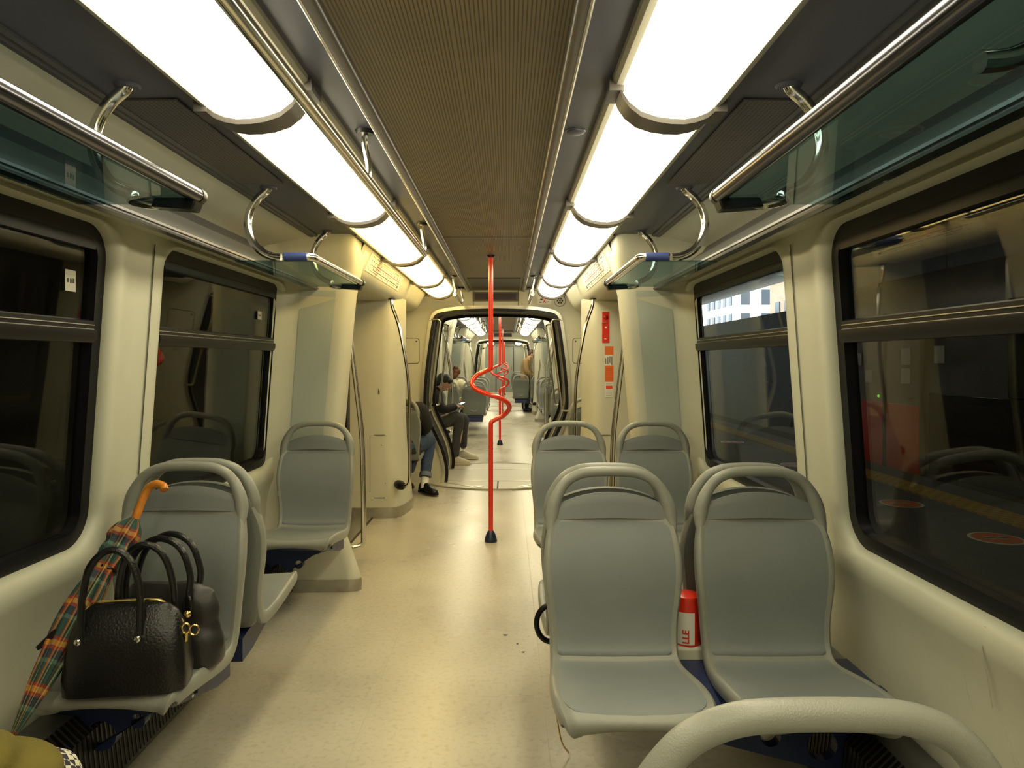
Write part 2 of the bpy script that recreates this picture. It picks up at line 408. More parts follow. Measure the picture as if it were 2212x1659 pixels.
# window: gasket frame, mid rail, panes
def band_frame(y0, y1, z0, z1, r, w, du0, du1):
    b = MB(); A = rrect(y0, y1, z0, z1, r, 8); B = rrect(y0 + w, y1 - w, z0 + w, z1 - w, max(.02, r - w), 8)
    f = lambda L, d: [(wu(z) + d, y, z) for y, z in L]
    b.loft([f(A, du1), f(A, du0), f(B, du0), f(B, du1), f(A, du1)], closed=True, cap=False); return b
me_gask = mesh(band_frame(WY0, WY1, WZ0, WZ1, .11, .045, .018, .06), 'window_frame', M['rubber'])
b = MB(); b.loft([[(wu(z) + d, y, z) for (d, z) in ((.06, 1.385), (.012, 1.385), (.006, 1.40), (.006, 1.425), (.018, 1.43), (.018, 1.455), (.03, 1.46), (.06, 1.46))] for y in (WY0 + .04, WY1 - .04)], closed=True)
me_rail = mesh(b, 'middle_rail', M['black'], sharp=25)
b = MB()
for z in (1.428, 1.442, 1.457): b.tube([(wu(z) + (.0145 if z < 1.456 else .028), WY0 + .045, z), (wu(z) + (.0145 if z < 1.456 else .028), WY1 - .045, z)], .0016, 6)
me_line = mesh(b, 'rail_highlight_strip', M['alu'])
def pane(z0, z1, d):
    b = MB(); L = [(WY0 + .035, z0), (WY1 - .035, z0), (WY1 - .035, z1), (WY0 + .035, z1)]
    b.loft([[(wu(z) + d, y, z) for y, z in L], [(wu(z) + d + .005, y, z) for y, z in L]]); return mesh(b, 'pane', M['glass'], smooth=False)
me_p1 = pane(WZ0 + .03, 1.40, .048); me_p2 = pane(1.45, WZ1 - .03, .040)
# hopper latch strip at the top of the pane
b = MB(); b.box(wu(1.70) + .018, wu(1.70) + .036, 2.70, 3.99, 1.685, 1.722); me_hop = mesh(b, 'top_sash', M['rubber'])
wn = 0
for h in ('A2', 'A', 'B', 'B2', 'C', 'C2'):
    for s in (-1, 1):
        wn += 1; off, sg = HALVES[h]
        e = bpy.data.objects.new(f'window_{wn}', None); COL.objects.link(e); e.location = (0, off, 0); e.scale = (s, sg, 1); e['kind'] = 'structure'
        for nm, me in (('window_frame', me_gask), ('middle_rail', me_rail), ('rail_strip', me_line), ('lower_pane', me_p1), ('upper_pane', me_p2), ('top_sash', me_hop)):
            o = bpy.data.objects.new(nm, me); COL.objects.link(o); o.parent = e
b = MB(); b.loft([[(wu(z), y, z) for z in (0, .15, .3, .5, .6, .66, .72, 1.0, 1.4, 1.79)] for y in (.44, .82)], closed=False)
me = mesh(b, 'wall', M['cream'])
for s in (1, -1): o = bpy.data.objects.new('wall_right' if s > 0 else 'wall_left', me); COL.objects.link(o); o.scale = (s, 1, 1); o['kind'] = 'structure'
# vertical joints between wall panels
b = MB()
b.loft([[(wu(z) - .0135, y, z) for z in (.04, .3, .5, .6, .66, .72, 1.0, 1.4, 1.70, 1.755)] for y in (2.553, 2.560)], closed=False)
me_joint = mesh(b, 'trim', M['groove'])
for h in ('A', 'B'):
    for s in (1, -1): put(me_joint, '', h, s, numbered='trim')
# baseboards + floor heaters
b = MB(); b.prof([(1.27, .10), (1.258, .10), (1.248, .085), (1.248, .0)], 2.475, 4.1, ny=1); everywhere(mesh(b, 'baseboard', M['kick']), 'baseboard_SIDE')

# coving: cream strip, dark moulding, grey slope, ledge
END = 3.93
b = MB(); b.prof([(.985, 2.034), (1.06, 2.022), (1.15, 2.002), (1.215, 1.985), (1.245, 1.968)], 2.475, END + .1); me = mesh(b, 'ceiling', M['cream']); everywhere(me, 'ceiling', alt=STRETCH)
b = MB(); b.prof([(.945, 2.05), (.945, 2.034), (.955, 2.028), (.968, 2.031), (.975, 2.026), (.99, 2.026), (.995, 2.036)], 2.475, END); everywhere(mesh(b, 'trim', M['cove_dark']), '', numbered='trim', alt=STRETCH)
b = MB(); b.prof([(1.245, 1.968), (1.235, 1.945), (1.18, 1.905)], 2.475, END + .3); everywhere(mesh(b, 'trim', M['slope_dark']), '', numbered='trim', alt=STRETCH)
b = MB(); b.prof([(1.18, 1.905), (1.175, 1.897), (1.10, 1.845), (1.03, 1.80), (1.004, 1.785), (.996, 1.777)], 2.475, END + .3); everywhere(mesh(b, 'trim', M['slope']), '', numbered='trim', alt=STRETCH)
b = MB(); b.prof([(.996, 1.777), (.985, 1.772), (.985, 1.764), (.992, 1.762), (.992, 1.757), (.985, 1.755), (.987, 1.748), (1.01, 1.746), (1.03, 1.752)], 2.475, END + .25); everywhere(mesh(b, 'trim', M['rail'], sharp=20), '', numbered='trim', alt=STRETCH)
b = MB(); b.prof([(1.02, 1.752), (1.06, 1.765), (1.10, 1.780), (1.15, 1.792), (1.192, 1.794)], 2.475, END + .25); me_under = mesh(b, 'wall', M['cream']); everywhere(me_under, 'wall_SIDE', alt=STRETCH)

# ceiling sections to the bulkhead
Y1 = 7.6
b = MB(); b.box(0, .276, 2.475, Y1, 2.10, 2.115); me = mesh(b, 'ceiling', M['grille'], smooth=False); everywhere(me, 'ceiling')
b = MB(); b.prof([(.276, 2.105), (.276, 2.094), (.281, 2.089), (.288, 2.086), (.303, 2.082), (.311, 2.083), (.316, 2.090), (.318, 2.105)], 2.475, Y1); everywhere(mesh(b, 'trim', M['rail'], sharp=50), '', numbered='trim')
b = MB(); b.tube([(.309, 2.475, 2.0835), (.309, Y1, 2.0835)], .0045, 8); everywhere(mesh(b, 'trim', M['alu']), '', numbered='trim')
b = MB(); b.prof([(.315, 2.107), (.36, 2.108), (.42, 2.109), (.46, 2.115)], 2.475, Y1); everywhere(mesh(b, 'ceiling', M['dark_ceiling']), 'ceiling')
b = MB(); b.prof([(.44, 2.116), (.57, 2.13), (.73, 2.09)], 2.475, Y1); everywhere(mesh(b, 'ceiling', M['dark_ceiling']), 'ceiling')
b = MB(); b.prof([(.715, 2.06), (.728, 2.047), (.80, 2.045), (.90, 2.043), (.962, 2.040)], 2.475, END + .02); everywhere(mesh(b, 'ceiling', M['dark_ceiling']), 'ceiling', alt=STRETCH)
# perforated speaker panel let into the outer ceiling
b = MB(); b.box(.775, .945, 2.475, 2.80, 2.0375, 2.042); me_perf = mesh(b, 'trim', M['perf'], smooth=False)
for h in ('A', 'B', 'B2'):
    for s in (1, -1): put(me_perf, '', h, s, numbered='trim')
b = MB(); b.box(.775, .945, 1.90, 2.475, 2.0375, 2.042); me_perf2 = mesh(b, 'trim', M['perf'], smooth=False)
for s in (1, -1): put(me_perf2, '', 'A', s, numbered='trim')
b = MB(); b.box(0, .25, 6.45, 7.38, 2.092, 2.101); me_vent = mesh(b, 'ceiling', stripes('dark_ceiling_vent', (.05, .042, .03), (.015, .012, .01), .02, 'Y'), smooth=False)
for h in ('A', 'B', 'B2', 'C'):
    for s in (1, -1): put(me_vent, 'ceiling', h, s)
b = MB(); b.box(-.276, .276, 4.335, 4.342, 2.097, 2.101); o = obj('trim_90', b, M['rail'], kind='structure', smooth=False)

# floor
b = MB(); b.box(-1.29, 1.29, -2.7, 7.62, -.03, 0); obj('floor', b, M['floor'], kind='structure', smooth=False)
b = MB(); b.box(-1.29, 1.29, 8.48, 18.77, -.03, 0); obj('floor', b, M['floor'], kind='structure', smooth=False)
b = MB(); b.box(-1.29, 1.29, 19.63, 30.0, -.03, 0); obj('floor', b, M['floor'], kind='structure', smooth=False)
b = MB()
for x in (-.40, .27): b.box(x - .0008, x + .0008, -2.5, 7.1, 0, .0008)
obj('trim_91', b, mat('vinyl_joint', (.42, .39, .30), .6), kind='structure', smooth=False)

# near-door pillar
UIN = [(0, .722), (.08, .725), (.29, .815), (.42, .90), (.55, .915), (.7, .908), (1.0, .88), (1.36, .85), (1.73, .815), (1.87, .785), (1.95, .765), (2.06, .745)]
def pillar_sec(z):
    ui = lerp_tab(UIN, z); yf = lerp_tab([(0, 3.975), (.08, 3.98), (.30, 4.05), (.48, 4.10), (1.70, 4.10), (1.85, 4.06), (1.95, 3.99), (2.06, 3.90)], z)
    wz = wu(z) if z < 1.755 else min(1.25, 1.20 + (z - 1.755))
    p = [(wz + .03, yf - .10), (wz - .02, yf - .055), (wz - .05, yf - .015), (wz - .085, yf), (ui + .07, yf + .012), (ui + .035, yf + .018), (ui + .012, yf + .032), (ui, yf + .06),
         (max(ui - .002, lerp_tab([(0, .76), (.4, .88), (.6, 0)], z)), yf + .12), (max(ui + .004, lerp_tab([(0, .90), (.5, .90), (.6, 0)], z)), 4.36), (max(ui + .03, lerp_tab([(0, .92), (.5, .92), (.6, 0)], z)), 4.395), (wz + .05, 4.40)]
    return [(u, y, z) for u, y in p]
b = MB(); b.loft([pillar_sec(z) for z in (0.066, .08, .16, .25, .33, .42, .48, .55, .7, .85, 1.0, 1.2, 1.36, 1.55, 1.73, 1.80, 1.87, 1.92, 1.97, 2.02, 2.07)], closed=True)
everywhere(mesh(b, 'door_pillar', M['cream'], sharp=50), 'door_pillar_SIDE', alt=SHIFT)
# slightly recessed face sheet on the pillar
b = MB(); rings = []
for z in (.60, .8, 1.0, 1.2, 1.4, 1.6, 1.70, 1.74):
    ui = lerp_tab(UIN, z); rings.append([(x, 4.0965 + .012 * (1 - (x - ui) / (wu(z) - .085 - ui)) * 1.0 - (0 if z < 1.72 else .012), z) for x in (ui + .072, (ui + wu(z)) / 2, wu(z) - .09)])
b.loft(rings, closed=False); everywhere(mesh(b, 'trim', M['panel']), '', numbered='trim', alt=SHIFT)
b = MB(); L = pillar_sec(.0); L2 = pillar_sec(.0)
b.loft([[(u - .004, y - .004, 0) for u, y, _ in L], [(u - .004, y - .004, .068) for u, y, _ in L2]], closed=True); everywhere(mesh(b, 'baseboard', M['kick'], sharp=50), 'baseboard_SIDE', alt=SHIFT)

# header box above the door
HP = [(.728, 2.07), (.735, 2.037), (.742, 2.028), (.768, 1.965), (.795, 1.90), (.808, 1.874), (.832, 1.853), (.87, 1.841), (.95, 1.838), (1.25, 1.838)]
b = MB(); b.prof(HP, 4.2, 6.38); everywhere(mesh(b, 'wall', M['cream'], sharp=60), 'wall_SIDE', alt=SHIFT)
b = MB(); b.box(.718, .735, 3.93, Y1, 2.035, 2.075); everywhere(mesh(b, 'trim', M['cove_dark']), '', numbered='trim')
HP2 = [(.728, 2.07), (.735, 2.037), (.765, 1.99), (.80, 1.93), (.825, 1.89), (.865, 1.862), (.92, 1.852), (1.02, 1.86), (1.25, 1.86)]
b = MB(); b.loft([[(u, 6.3, z) for u, z in HP2], [(u, 7.35, z) for u, z in HP2], [(u * .97 + .03, 7.45, z + .02) for u, z in HP2], [(u, 7.6, z + .10) for u, z in HP2]], closed=False); everywhere(mesh(b, 'wall', M['cream'], sharp=60), 'wall_SIDE', alt=SHIFT)
# wall by the gangway
b = MB(); b.loft([[(wu(z), y, z) for z in (0, .3, .6, 1.0, 1.4, 1.7, 1.9)] for y in (6.3, 7.6)], closed=False); everywhere(mesh(b, 'wall', M['cream']), 'wall_SIDE')
# far-door pillar
UF = [(0, .735), (.10, .74), (.25, .755), (.5, .785), (.8, .80), (1.2, .805), (1.7, .80), (1.9, .80), (2.05, .76)]
def fp(z):
    d = lerp_tab(UF, z)
    p = [(1.24, 5.85), (1.08, 5.85), (d + .13, 5.86), (d + .085, 5.875), (d + .05, 5.92), (d + .03, 6.0), (d + .012, 6.12), (d, 6.24), (d - .002, 6.33), (d + .02, 6.38), (1.25, 6.40)]
    return [(u, y, z) for u, y in p]
b = MB(); b.loft([fp(z) for z in (.088, .15, .25, .38, .5, .65, .8, 1.0, 1.2, 1.45, 1.7, 1.88)], closed=True); everywhere(mesh(b, 'door_pillar', M['cream'], sharp=50), 'door_pillar_SIDE', alt=SHIFT)
b = MB(); b.loft([[(u - .005, y - .005, z) for u, y, _ in fp(0)] for z in (0, .09)], closed=True); everywhere(mesh(b, 'baseboard', M['kick'], sharp=50), 'baseboard_SIDE', alt=SHIFT)
# service hatch outline + screws on far pillar
b = MB()
for (a0, a1, z0, z1) in ((.905, 1.0, .70, .703), (.905, 1.0, .17, .174), (1.03, 1.033, .22, .70)): b.box(a0, a1, 5.852, 5.858, z0, z1)
me = mesh(b, 'trim', M['groove'], smooth=False)
for h in ('A', 'B2'):
    for s in (1, -1): put(me, '', h, s, numbered='trim')
me_scr = mesh(MB().ell((0, 0, 0), (.006, .004, .006), 10, 6), 'screw', M['alu'])

# doors
dn = 0
b = MB(); b.prof([(1.20, .0), (1.26, .0), (1.26, 1.86), (1.20, 1.86)], 4.39, 5.86, closed=True)
def doorleaf(y0, y1):
    b = MB(); A = rrect(y0, y1, .01, 1.84, .01, 2); B = rrect(y0 + .09, y1 - .09, .62, 1.70, .07, 2)
    f = lambda L, u: [(u, y, z) for y, z in L]
    b.loft([f(B, 1.24), f(A, 1.24), f(A, 1.20), f(B, 1.20), f(B, 1.24)], closed=True, cap=False); return mesh(b, 'leaf', M['black'])
l1, l2 = doorleaf(4.40, 5.118), doorleaf(5.122, 5.85)
def dglass(y0, y1):
    b = MB(); b.box(1.215, 1.221, y0 + .085, y1 - .085, .61, 1.71); return mesh(b, 'pane', M['glass'], smooth=False)
g1, g2 = dglass(4.40, 5.118), dglass(5.122, 5.85)
me_thr = mesh(MB().box(1.02, 1.25, 4.39, 5.85, 0, .006), 'threshold', M['alu'], smooth=False)
b = MB(); b.box(1.005, 1.02, 4.39, 5.85, 0, .008); me_thr2 = mesh(b, 'threshold_strip', M['groove'], smooth=False)
for h in HALVES:
    for s in (-1, 1):
        dn += 1; off, sg = SHIFT.get(h, HALVES[h])
        e = bpy.data.objects.new(f'door_{dn}', None); COL.objects.link(e); e.location = (0, off, 0); e.scale = (s, sg, 1); e['kind'] = 'structure'
        for nm, me in (('door_leaf', l1), ('door_leaf', l2), ('pane', g1), ('pane', g2), ('threshold', me_thr), ('threshold_strip', me_thr2)):
            o = bpy.data.objects.new(nm, me); COL.objects.link(o); o.parent = e

# ------------------------------------------------------------------ bulkheads and gangway
OH = [(.585, 0), (.575, .08), (.58, .18), (.62, .34), (.70, .52), (.775, .68), (.81, .82), (.812, .95), (.795, 1.2), (.765, 1.45), (.735, 1.66), (.715, 1.77), (.69, 1.83), (.64, 1.868), (.55, 1.889), (.40, 1.908), (.2, 1.918), (0, 1.922)]
OHs = [(p.x, p.y) for p in spline([(a, b_, 0) for a, b_ in OH], 3)]
loop = OHs + [(-u, z) for u, z in OHs[::-1][1:]]
def scale_loop(L, d):
    out = []
    for i, (u, z) in enumerate(L):
        a = L[max(i - 1, 0)]; c = L[min(i + 1, len(L) - 1)]; t = Vector((c[0] - a[0], c[1] - a[1])); n = Vector((t.y, -t.x)).normalized()
        out.append((u + n.x * d, max(0.0, z + n.y * d)))
    return out
def bulkhead(y, th=.05):
    b = MB(); L = loop; n = len(L)
    def outer(i):
        u, z = L[i]; dx, dz = u, z - .9
        if i == 0: return (1.29, 0)
        if i == n - 1: return (-1.29, 0)
        t = min(1.29 / abs(dx) if abs(dx) > 1e-6 else 9e9, (2.13 - .9) / dz if dz > 1e-6 else (0 - .9) / dz if dz < -1e-6 else 9e9)
        return (dx * t, .9 + dz * t)
    O = [outer(i) for i in range(n)]
    for yy, in ((y,), (y + th,)):
        b.loft([[(u, yy, z) for u, z in O], [(u, yy, z) for u, z in L]], closed=False)
        for sx in (1, -1):
            for i in range(n - 1):
                a, c = O[i], O[i + 1]
                for cn in ((sx * 1.29, 2.13), (sx * 1.29, 0)):
                    if (abs(a[0] - cn[0]) < 1e-6) and abs(a[1] - cn[1]) > 1e-6 and abs(c[1] - cn[1]) < 1e-6 and abs(c[0] - cn[0]) > 1e-6: b.poly([(a[0], yy, a[1]), (cn[0], yy, cn[1]), (c[0], yy, c[1])])
                    if (abs(c[0] - cn[0]) < 1e-6) and abs(c[1] - cn[1]) > 1e-6 and abs(a[1] - cn[1]) < 1e-6 and abs(a[0] - cn[0]) > 1e-6: b.poly([(a[0], yy, a[1]), (cn[0], yy, cn[1]), (c[0], yy, c[1])])
    b.loft([[(u, y, z) for u, z in L], [(u, y + th, z) for u, z in L]], closed=False)
    return b
bh = [7.60, 8.45, 18.75, 19.60]
for i, y in enumerate(bh):
    obj('wall_end', bulkhead(y), M['cream'], kind='structure', sharp=60)
# end walls of the set
b = MB(); b.box(-1.26, 1.26, -2.72, -2.66, 0, 2.13); obj('wall_back', b, M['cream'], kind='structure', smooth=False)
b = MB(); b.box(-1.26, 1.26, 29.92, 29.98, 0, 2.13); obj('wall_front', b, mat('grey_cab_wall', (.30, .31, .28), .5), kind='structure', smooth=False)
e = thing('cab_door', 'grey cab door closing the far end of the train', 'door', (0, 29.9, 0))
obj('door_panel', MB().box(-.36, .36, -.02, 0.01, 0.0, 1.95), mat('cab_door_grey', (.26, .28, .26), .4), e, bevel=.008)
b = MB(); b.tube([(-.38, -.03, 0), (-.38, -.03, 1.97), (.38, -.03, 1.97), (.38, -.03, 0)], .012, 8); obj('door_frame', b, M['cove_dark'], e)
obj('door_handle', MB().cyl((.28, -.05, .95), (.28, -.05, 1.1), .012), M['chrome'], e)

def gang_frame(y, lbl, direction):
    e = thing('gangway_portal', lbl, 'gangway frame', (0, y, 0))
    L = loop; b = MB()
    for (d0, d1, y0, y1_, key, nm) in ((-.012, .022, -.035, 0, 'alu', 'outer_rim'), (.018, .055, -.028, 0, 'rubber', 'rubber_seal')):
        A = scale_loop(L, -d0); B_ = scale_loop(L, -d1); b = MB()
        f = lambda Q, yy: [(u, yy * direction, z) for u, z in Q]
        b.loft([f(A, y1_), f(A, y0), f(B_, y0), f(B_, y1_)], closed=False)
        obj(nm, b, M[key], e, sharp=30)
    return e
# sign of scale_loop: loop runs right foot -> top -> left foot, n points outwards
gang_frame(7.598, 'rubber-lined metal frame around the nearest gangway opening', 1)
gang_frame(8.502, 'rubber-lined frame on the far side of the first gangway', -1)
gang_frame(18.748, 'small distant frame around the second gangway opening', 1)
gang_frame(19.652, 'frame on the far side of the second gangway', -1)
def bellows(y0, y1, lbl):
    b = MB(); rings = []; n = 14
    for i in range(n + 1):
        d = .05 if i % 2 else .015
        rings.append([(u, y0 + (y1 - y0) * i / n, z) for u, z in scale_loop(loop, d)])
    b.loft(rings, closed=False); o = obj('gangway_bellows', b, M['bellows'], smooth=False); tag(o, lbl, 'bellows')
bellows(7.65, 8.45, 'dark pleated rubber tunnel joining the first two carriages')
bellows(18.80, 19.60, 'dark pleated rubber tunnel before the last carriage')
def turntable(yc, lbl):
    e = thing('turntable_plate', lbl, 'floor plate', (0, yc, 0))
    R = .93; b = MB(); n = 64; ring = []
    for i in range(n):
        a = 2 * PI * i / n; x = R * math.cos(a); y = R * math.sin(a); ring.append((max(-.9, min(.9, x)), y))
    b.loft([[(x, y, .0005) for x, y in ring], [(x, y, .006) for x, y in ring]]); obj('plate', b, M['plate'], e, sharp=40)
    b = MB(); b.tube([(R * math.cos(PI * i / 48), R * math.sin(PI * i / 48), .006) for i in range(97)], .009, 6, closed=True); obj('edge_trim', b, M['alu'], e)
    for y in (-.40, .40):
        b = MB(); b.box(-.80, .80, y - .010, y + .010, .005, .010); obj('cross_strip', b, M['alu'], e)
    for sx in (-1, 1):
        b = MB(); rot = Matrix.Rotation(sx * .95, 3, 'Z'); b.box(sx * .42 - .009, sx * .42 + .009, -.86, -.40, .005, .0095, rot=Matrix.Rotation(sx * -.9, 3, 'Z'), piv=(sx * .42, -.62, .007)); obj('diagonal_strip', b, M['alu'], e)
    b = MB(); b.box(.015, .03, -.92, -.42, .005, .009); obj('joint_strip', b, M['groove'], e)
    for x in (-.17, .32):
        b = MB(); b.cyl((x, -.76, .005), (x, -.76, .012), .03, 20); b.box(x - .05, x + .05, -.768, -.752, .006, .013); obj('lifting_lug', b, M['alu'], e)
turntable(8.05, 'steel turntable floor plate at the nearest gangway')
turntable(19.2, 'distant steel turntable floor plate at the second gangway')

# D handles on the gangway frames, displays, hatches, stickers
def d_handle(s, y, lbl, depth=-.05):
    e = thing('grab_bar', lbl, 'grab handle', (0, y, 0), group='tall grab handles on the gangway frames')
    P = spline([(.71 * s, 0, 1.775), (.67 * s, depth * .8, 1.777), (.625 * s, depth, 1.775), (.605 * s, depth, 1.755), (.608 * s, depth, 1.70), (.655 * s, depth, 1.30), (.705 * s, depth, .90), (.712 * s, depth, .82), (.725 * s, depth, .79), (.76 * s, depth * .8, .783), (.81 * s, 0, .785)], 6)
    obj('bar', MB().tube(P, .0125, 12), M['chrome'], e)
    for p in (P[0], P[-1]): obj('mount', MB().cyl((p[0], p[1], p[2]), (p[0] + s * .012, p[1], p[2]), .022), M['alu'], e)
for y, d, w in ((7.58, -.03, 'on the near side of the first gangway'), (8.52, .05, 'on the far side of the first gangway'), (18.73, -.05, 'on the near side of the second gangway'), (19.67, .05, 'beyond the second gangway')):
    for s in (1, -1): d_handle(s, y, f'tall chrome grab handle {"right" if s > 0 else "left"} of the opening, {w}', d)
def display(y, lbl):
    e = thing('passenger_display', lbl, 'display', (-.005, y, 2.03))
    obj('housing', MB().box(-.245, .245, -.012, 0, -.052, .050), M['ring'], e, bevel=.004)
    obj('screen', MB().box(-.225, .225, -.016, -.011, -.036, .034), mat('unlit_display', (.035, .02, .03), .3), e)
display(7.597, 'dark unlit passenger display above the nearest gangway')
display(18.747, 'small dark display above the second gangway')
def hatch(s, y, lbl):
    L = [(p[0], p[1]) for p in rrect(.84 * s if s > 0 else -1.13, 1.13 if s > 0 else -.84, 1.30, 1.575, .03, 5)]
    e = thing('service_hatch', lbl, 'hatch', (0, y, 0))
    obj('door_panel', MB().loft([[(u, 0, z) for u, z in L], [(u, -.004, z) for u, z in L]]), M['cream'], e)
    obj('outline', MB().tube([(u, -.002, z) for u, z in L], .0035, 6, closed=True), M['groove'], e)
    obj('lock', MB().cyl((.87 * s, -.003, 1.54), (.87 * s, -.008, 1.54), .009), M['groove'], e)
for s in (1, -1):
    hatch(s, 7.599, f'cream rounded service hatch on the {"right" if s > 0 else "left"} of the nearest gangway')
    hatch(s, 18.749, f'distant cream service hatch {"right" if s > 0 else "left"} of the second gangway')
for s in (1, -1):
    b = MB(); b.box(s * .245 - .002, s * .245 + .002, 7.596, 7.6, 1.93, 2.1); obj('trim_92', b, M['groove'], kind='structure')
def sticker(loc, w, h, lbl, marks, normal='-Y', group=None, scale=(1, 1, 1), rz=0, base='white', name='sticker', cat='sticker'):
    e = thing(name, lbl, cat, loc, rz, group=group, scale=scale)
    obj('sheet', MB().box(-w / 2, w / 2, -.0012, 0, -h / 2, h / 2), M[base], e, smooth=False)
    byc = {}
    for (x0, x1, z0, z1, c) in marks:
        byc.setdefault(c, MB()).box(x0 * w, x1 * w, -.0022, -.001, z0 * h, z1 * h)
    for c, bb in byc.items(): obj('print', bb, M[c], e, smooth=False)
    return e
sticker((-.72 + .13 - .03, 7.597, 1.985), .15, .075, 'faded cream notice sticker above left corner of nearest gangway', [(-.4, .4, z, z + .06, 'lampframe') for z in (-.3, -.1, .1, .3)], base='cream')
e = sticker((.53, 7.597, 1.985), .15, .075, 'white prohibition sticker with red cross above right corner of nearest gangway', [(-.3, -.12, .1, .3, 'ink'), (-.38, -.2, -.28, -.18, 'ink'), (.1, .3, -.12, -.04, 'lampframe')])
for a in (.9, -.9):
    obj('red_cross', MB().box(-.004, .004, -.0035, -.0022, -.028, .028, rot=Matrix.Rotation(a * .6, 3, 'Y')), M['red'], e)
e = thing('round_speaker', 'round perforated speaker on wall beside the last right-hand lamp', 'speaker', (.70, 7.597, 1.985))
obj('rim', MB().tube([(.062 * math.cos(a * PI / 16), 0, .062 * math.sin(a * PI / 16)) for a in range(33)], .0025, 6, closed=True), M['groove'], e)
b = MB()
for k in range(6): b.cyl((.026 * math.cos(k * PI / 3), 0, .026 * math.sin(k * PI / 3)), (.026 * math.cos(k * PI / 3), -.003, .026 * math.sin(k * PI / 3)), .010, 12)
b.cyl((0, 0, 0), (0, -.003, 0), .009, 12); obj('holes', b, M['groove'], e)
e = thing('help_sticker', 'round question mark sticker on wall behind right chrome pole', 'sticker', (.975, 7.597, 1.165))
obj('disc', MB().cyl((0, 0, 0), (0, -.002, 0), .035, 28), M['cream'], e)
obj('rim', MB().tube([(.033 * math.cos(a * PI / 12), -.002, .033 * math.sin(a * PI / 12)) for a in range(25)], .0018, 6, closed=True), M['groove'], e)
fc = bpy.data.curves.new('mark', 'FONT'); fc.body = '?'; fc.size = .05; fc.align_x = 'CENTER'; fc.align_y = 'CENTER'; fc.extrude = .0006; fc.materials.append(M['groove'])
o = bpy.data.objects.new('mark', fc); COL.objects.link(o); o.parent = e; o.rotation_euler = (PI / 2, 0, 0); o.location = (0, -.003, 0)

# ------------------------------------------------------------------ lamps
def lamp_meshes(L, warm):
    prof = [(.452, 2.098), (.460, 2.068), (.480, 2.040), (.51, 2.018), (.545, 2.006), (.58, 2.000), (.615, 1.999), (.648, 2.005), (.675, 2.016), (.692, 2.030), (.698, 2.050)]
    d = MB(); d.loft([[(u, y, z) for u, z in prof] for y in (.012, L - .012)], closed=False)
    return mesh(d, 'diffuser', M['lampwarm' if warm else 'lamp'])
fr1 = [(.418, 2.112), (.420, 2.096), (.430, 2.086), (.446, 2.084), (.455, 2.09), (.455, 2.112)]
fr2 = [(.695, 2.07), (.694, 2.036), (.702, 2.026), (.714, 2.028), (.724, 2.036), (.727, 2.07)]
rg = [(.436, 2.094), (.446, 2.062), (.466, 2.034), (.498, 2.009), (.54, 1.995), (.58, 1.989), (.618, 1.988), (.652, 1.994), (.682, 2.006), (.704, 2.024), (.714, 2.045)]
cache = {}
def lamp(s, y0, y1, lbl, warm=False, endcap=False):
    L = round(y1 - y0, 3); k = (L, warm)
    if k not in cache:
        cache[k] = lamp_meshes(L, warm)
        cache[('f', L)] = mesh(MB().prof(fr1, .0, L, closed=True), 'inner_rail', M['lampframe']) ; cache[('g', L)] = mesh(MB().prof(fr2, 0, L, closed=True), 'outer_rail', M['lampframe'])
    e = thing('ceiling_lamp', lbl, 'ceiling lamp', (0, y0, 0), scale=(s, 1, 1), group='curved ceiling lamps along the carriages')
    for nm, me in (('diffuser', cache[k]), ('inner_rail', cache[('f', L)]), ('outer_rail', cache[('g', L)])):
        o = bpy.data.objects.new(nm, me); COL.objects.link(o); o.parent = e
    if 'ring' not in cache:
        b = MB(); b.loft([[(u, y, z + dz) for u, z in rg] for y, dz in ((-.047, .004), (-.045, -.010), (.045, -.010), (.047, .004))], closed=False)
        b.box(.410, .450, -.05, .05, 2.070, 2.112); b.box(.700, .735, -.05, .05, 2.012, 2.06); cache['ring'] = mesh(b, 'joint_ring', M['ring'])
        b = MB(); P = rg; b.loft([[(u, 0, z) for u, z in P + [(.714, 2.1), (.436, 2.1)]], [(u, .018, z) for u, z in P + [(.714, 2.1), (.436, 2.1)]]]); cache['cap'] = mesh(b, 'end_cap', M['lampframe'])
    o = bpy.data.objects.new('joint_ring', cache['ring']); COL.objects.link(o); o.parent = e; o.location = (0, L, 0)
    return e
seg1 = [-2.3, -.88, .54, 1.96, 3.38, 4.80, 6.22, 7.36]
seg2 = [8.76, 9.88, 11.3, 12.72, 14.14, 15.56, 16.98, 18.5]
seg3 = [19.9 + 1.42 * i for i in range(8)]
ordn = ['nearest', 'second', 'third', 'fourth', 'fifth', 'sixth', 'seventh']
for cn, segs in (('nearest', seg1), ('middle', seg2), ('farthest', seg3)):
    for s in (-1, 1):
        k = 0
        for i, (a, c) in enumerate(zip(segs, segs[1:])):
            if c < .3: lbl = f'curved white ceiling lamp out of frame on the {"right" if s > 0 else "left"}, {"behind" if i == 0 else "beside"} the camera'
            else:
                lbl = f'glowing curved ceiling lamp, {ordn[k]} of the {"right" if s > 0 else "left"} row in the {cn} carriage'; k += 1
            warm = s < 0 and cn == 'nearest' and i >= 4
            lamp(s, a, c, lbl, warm)

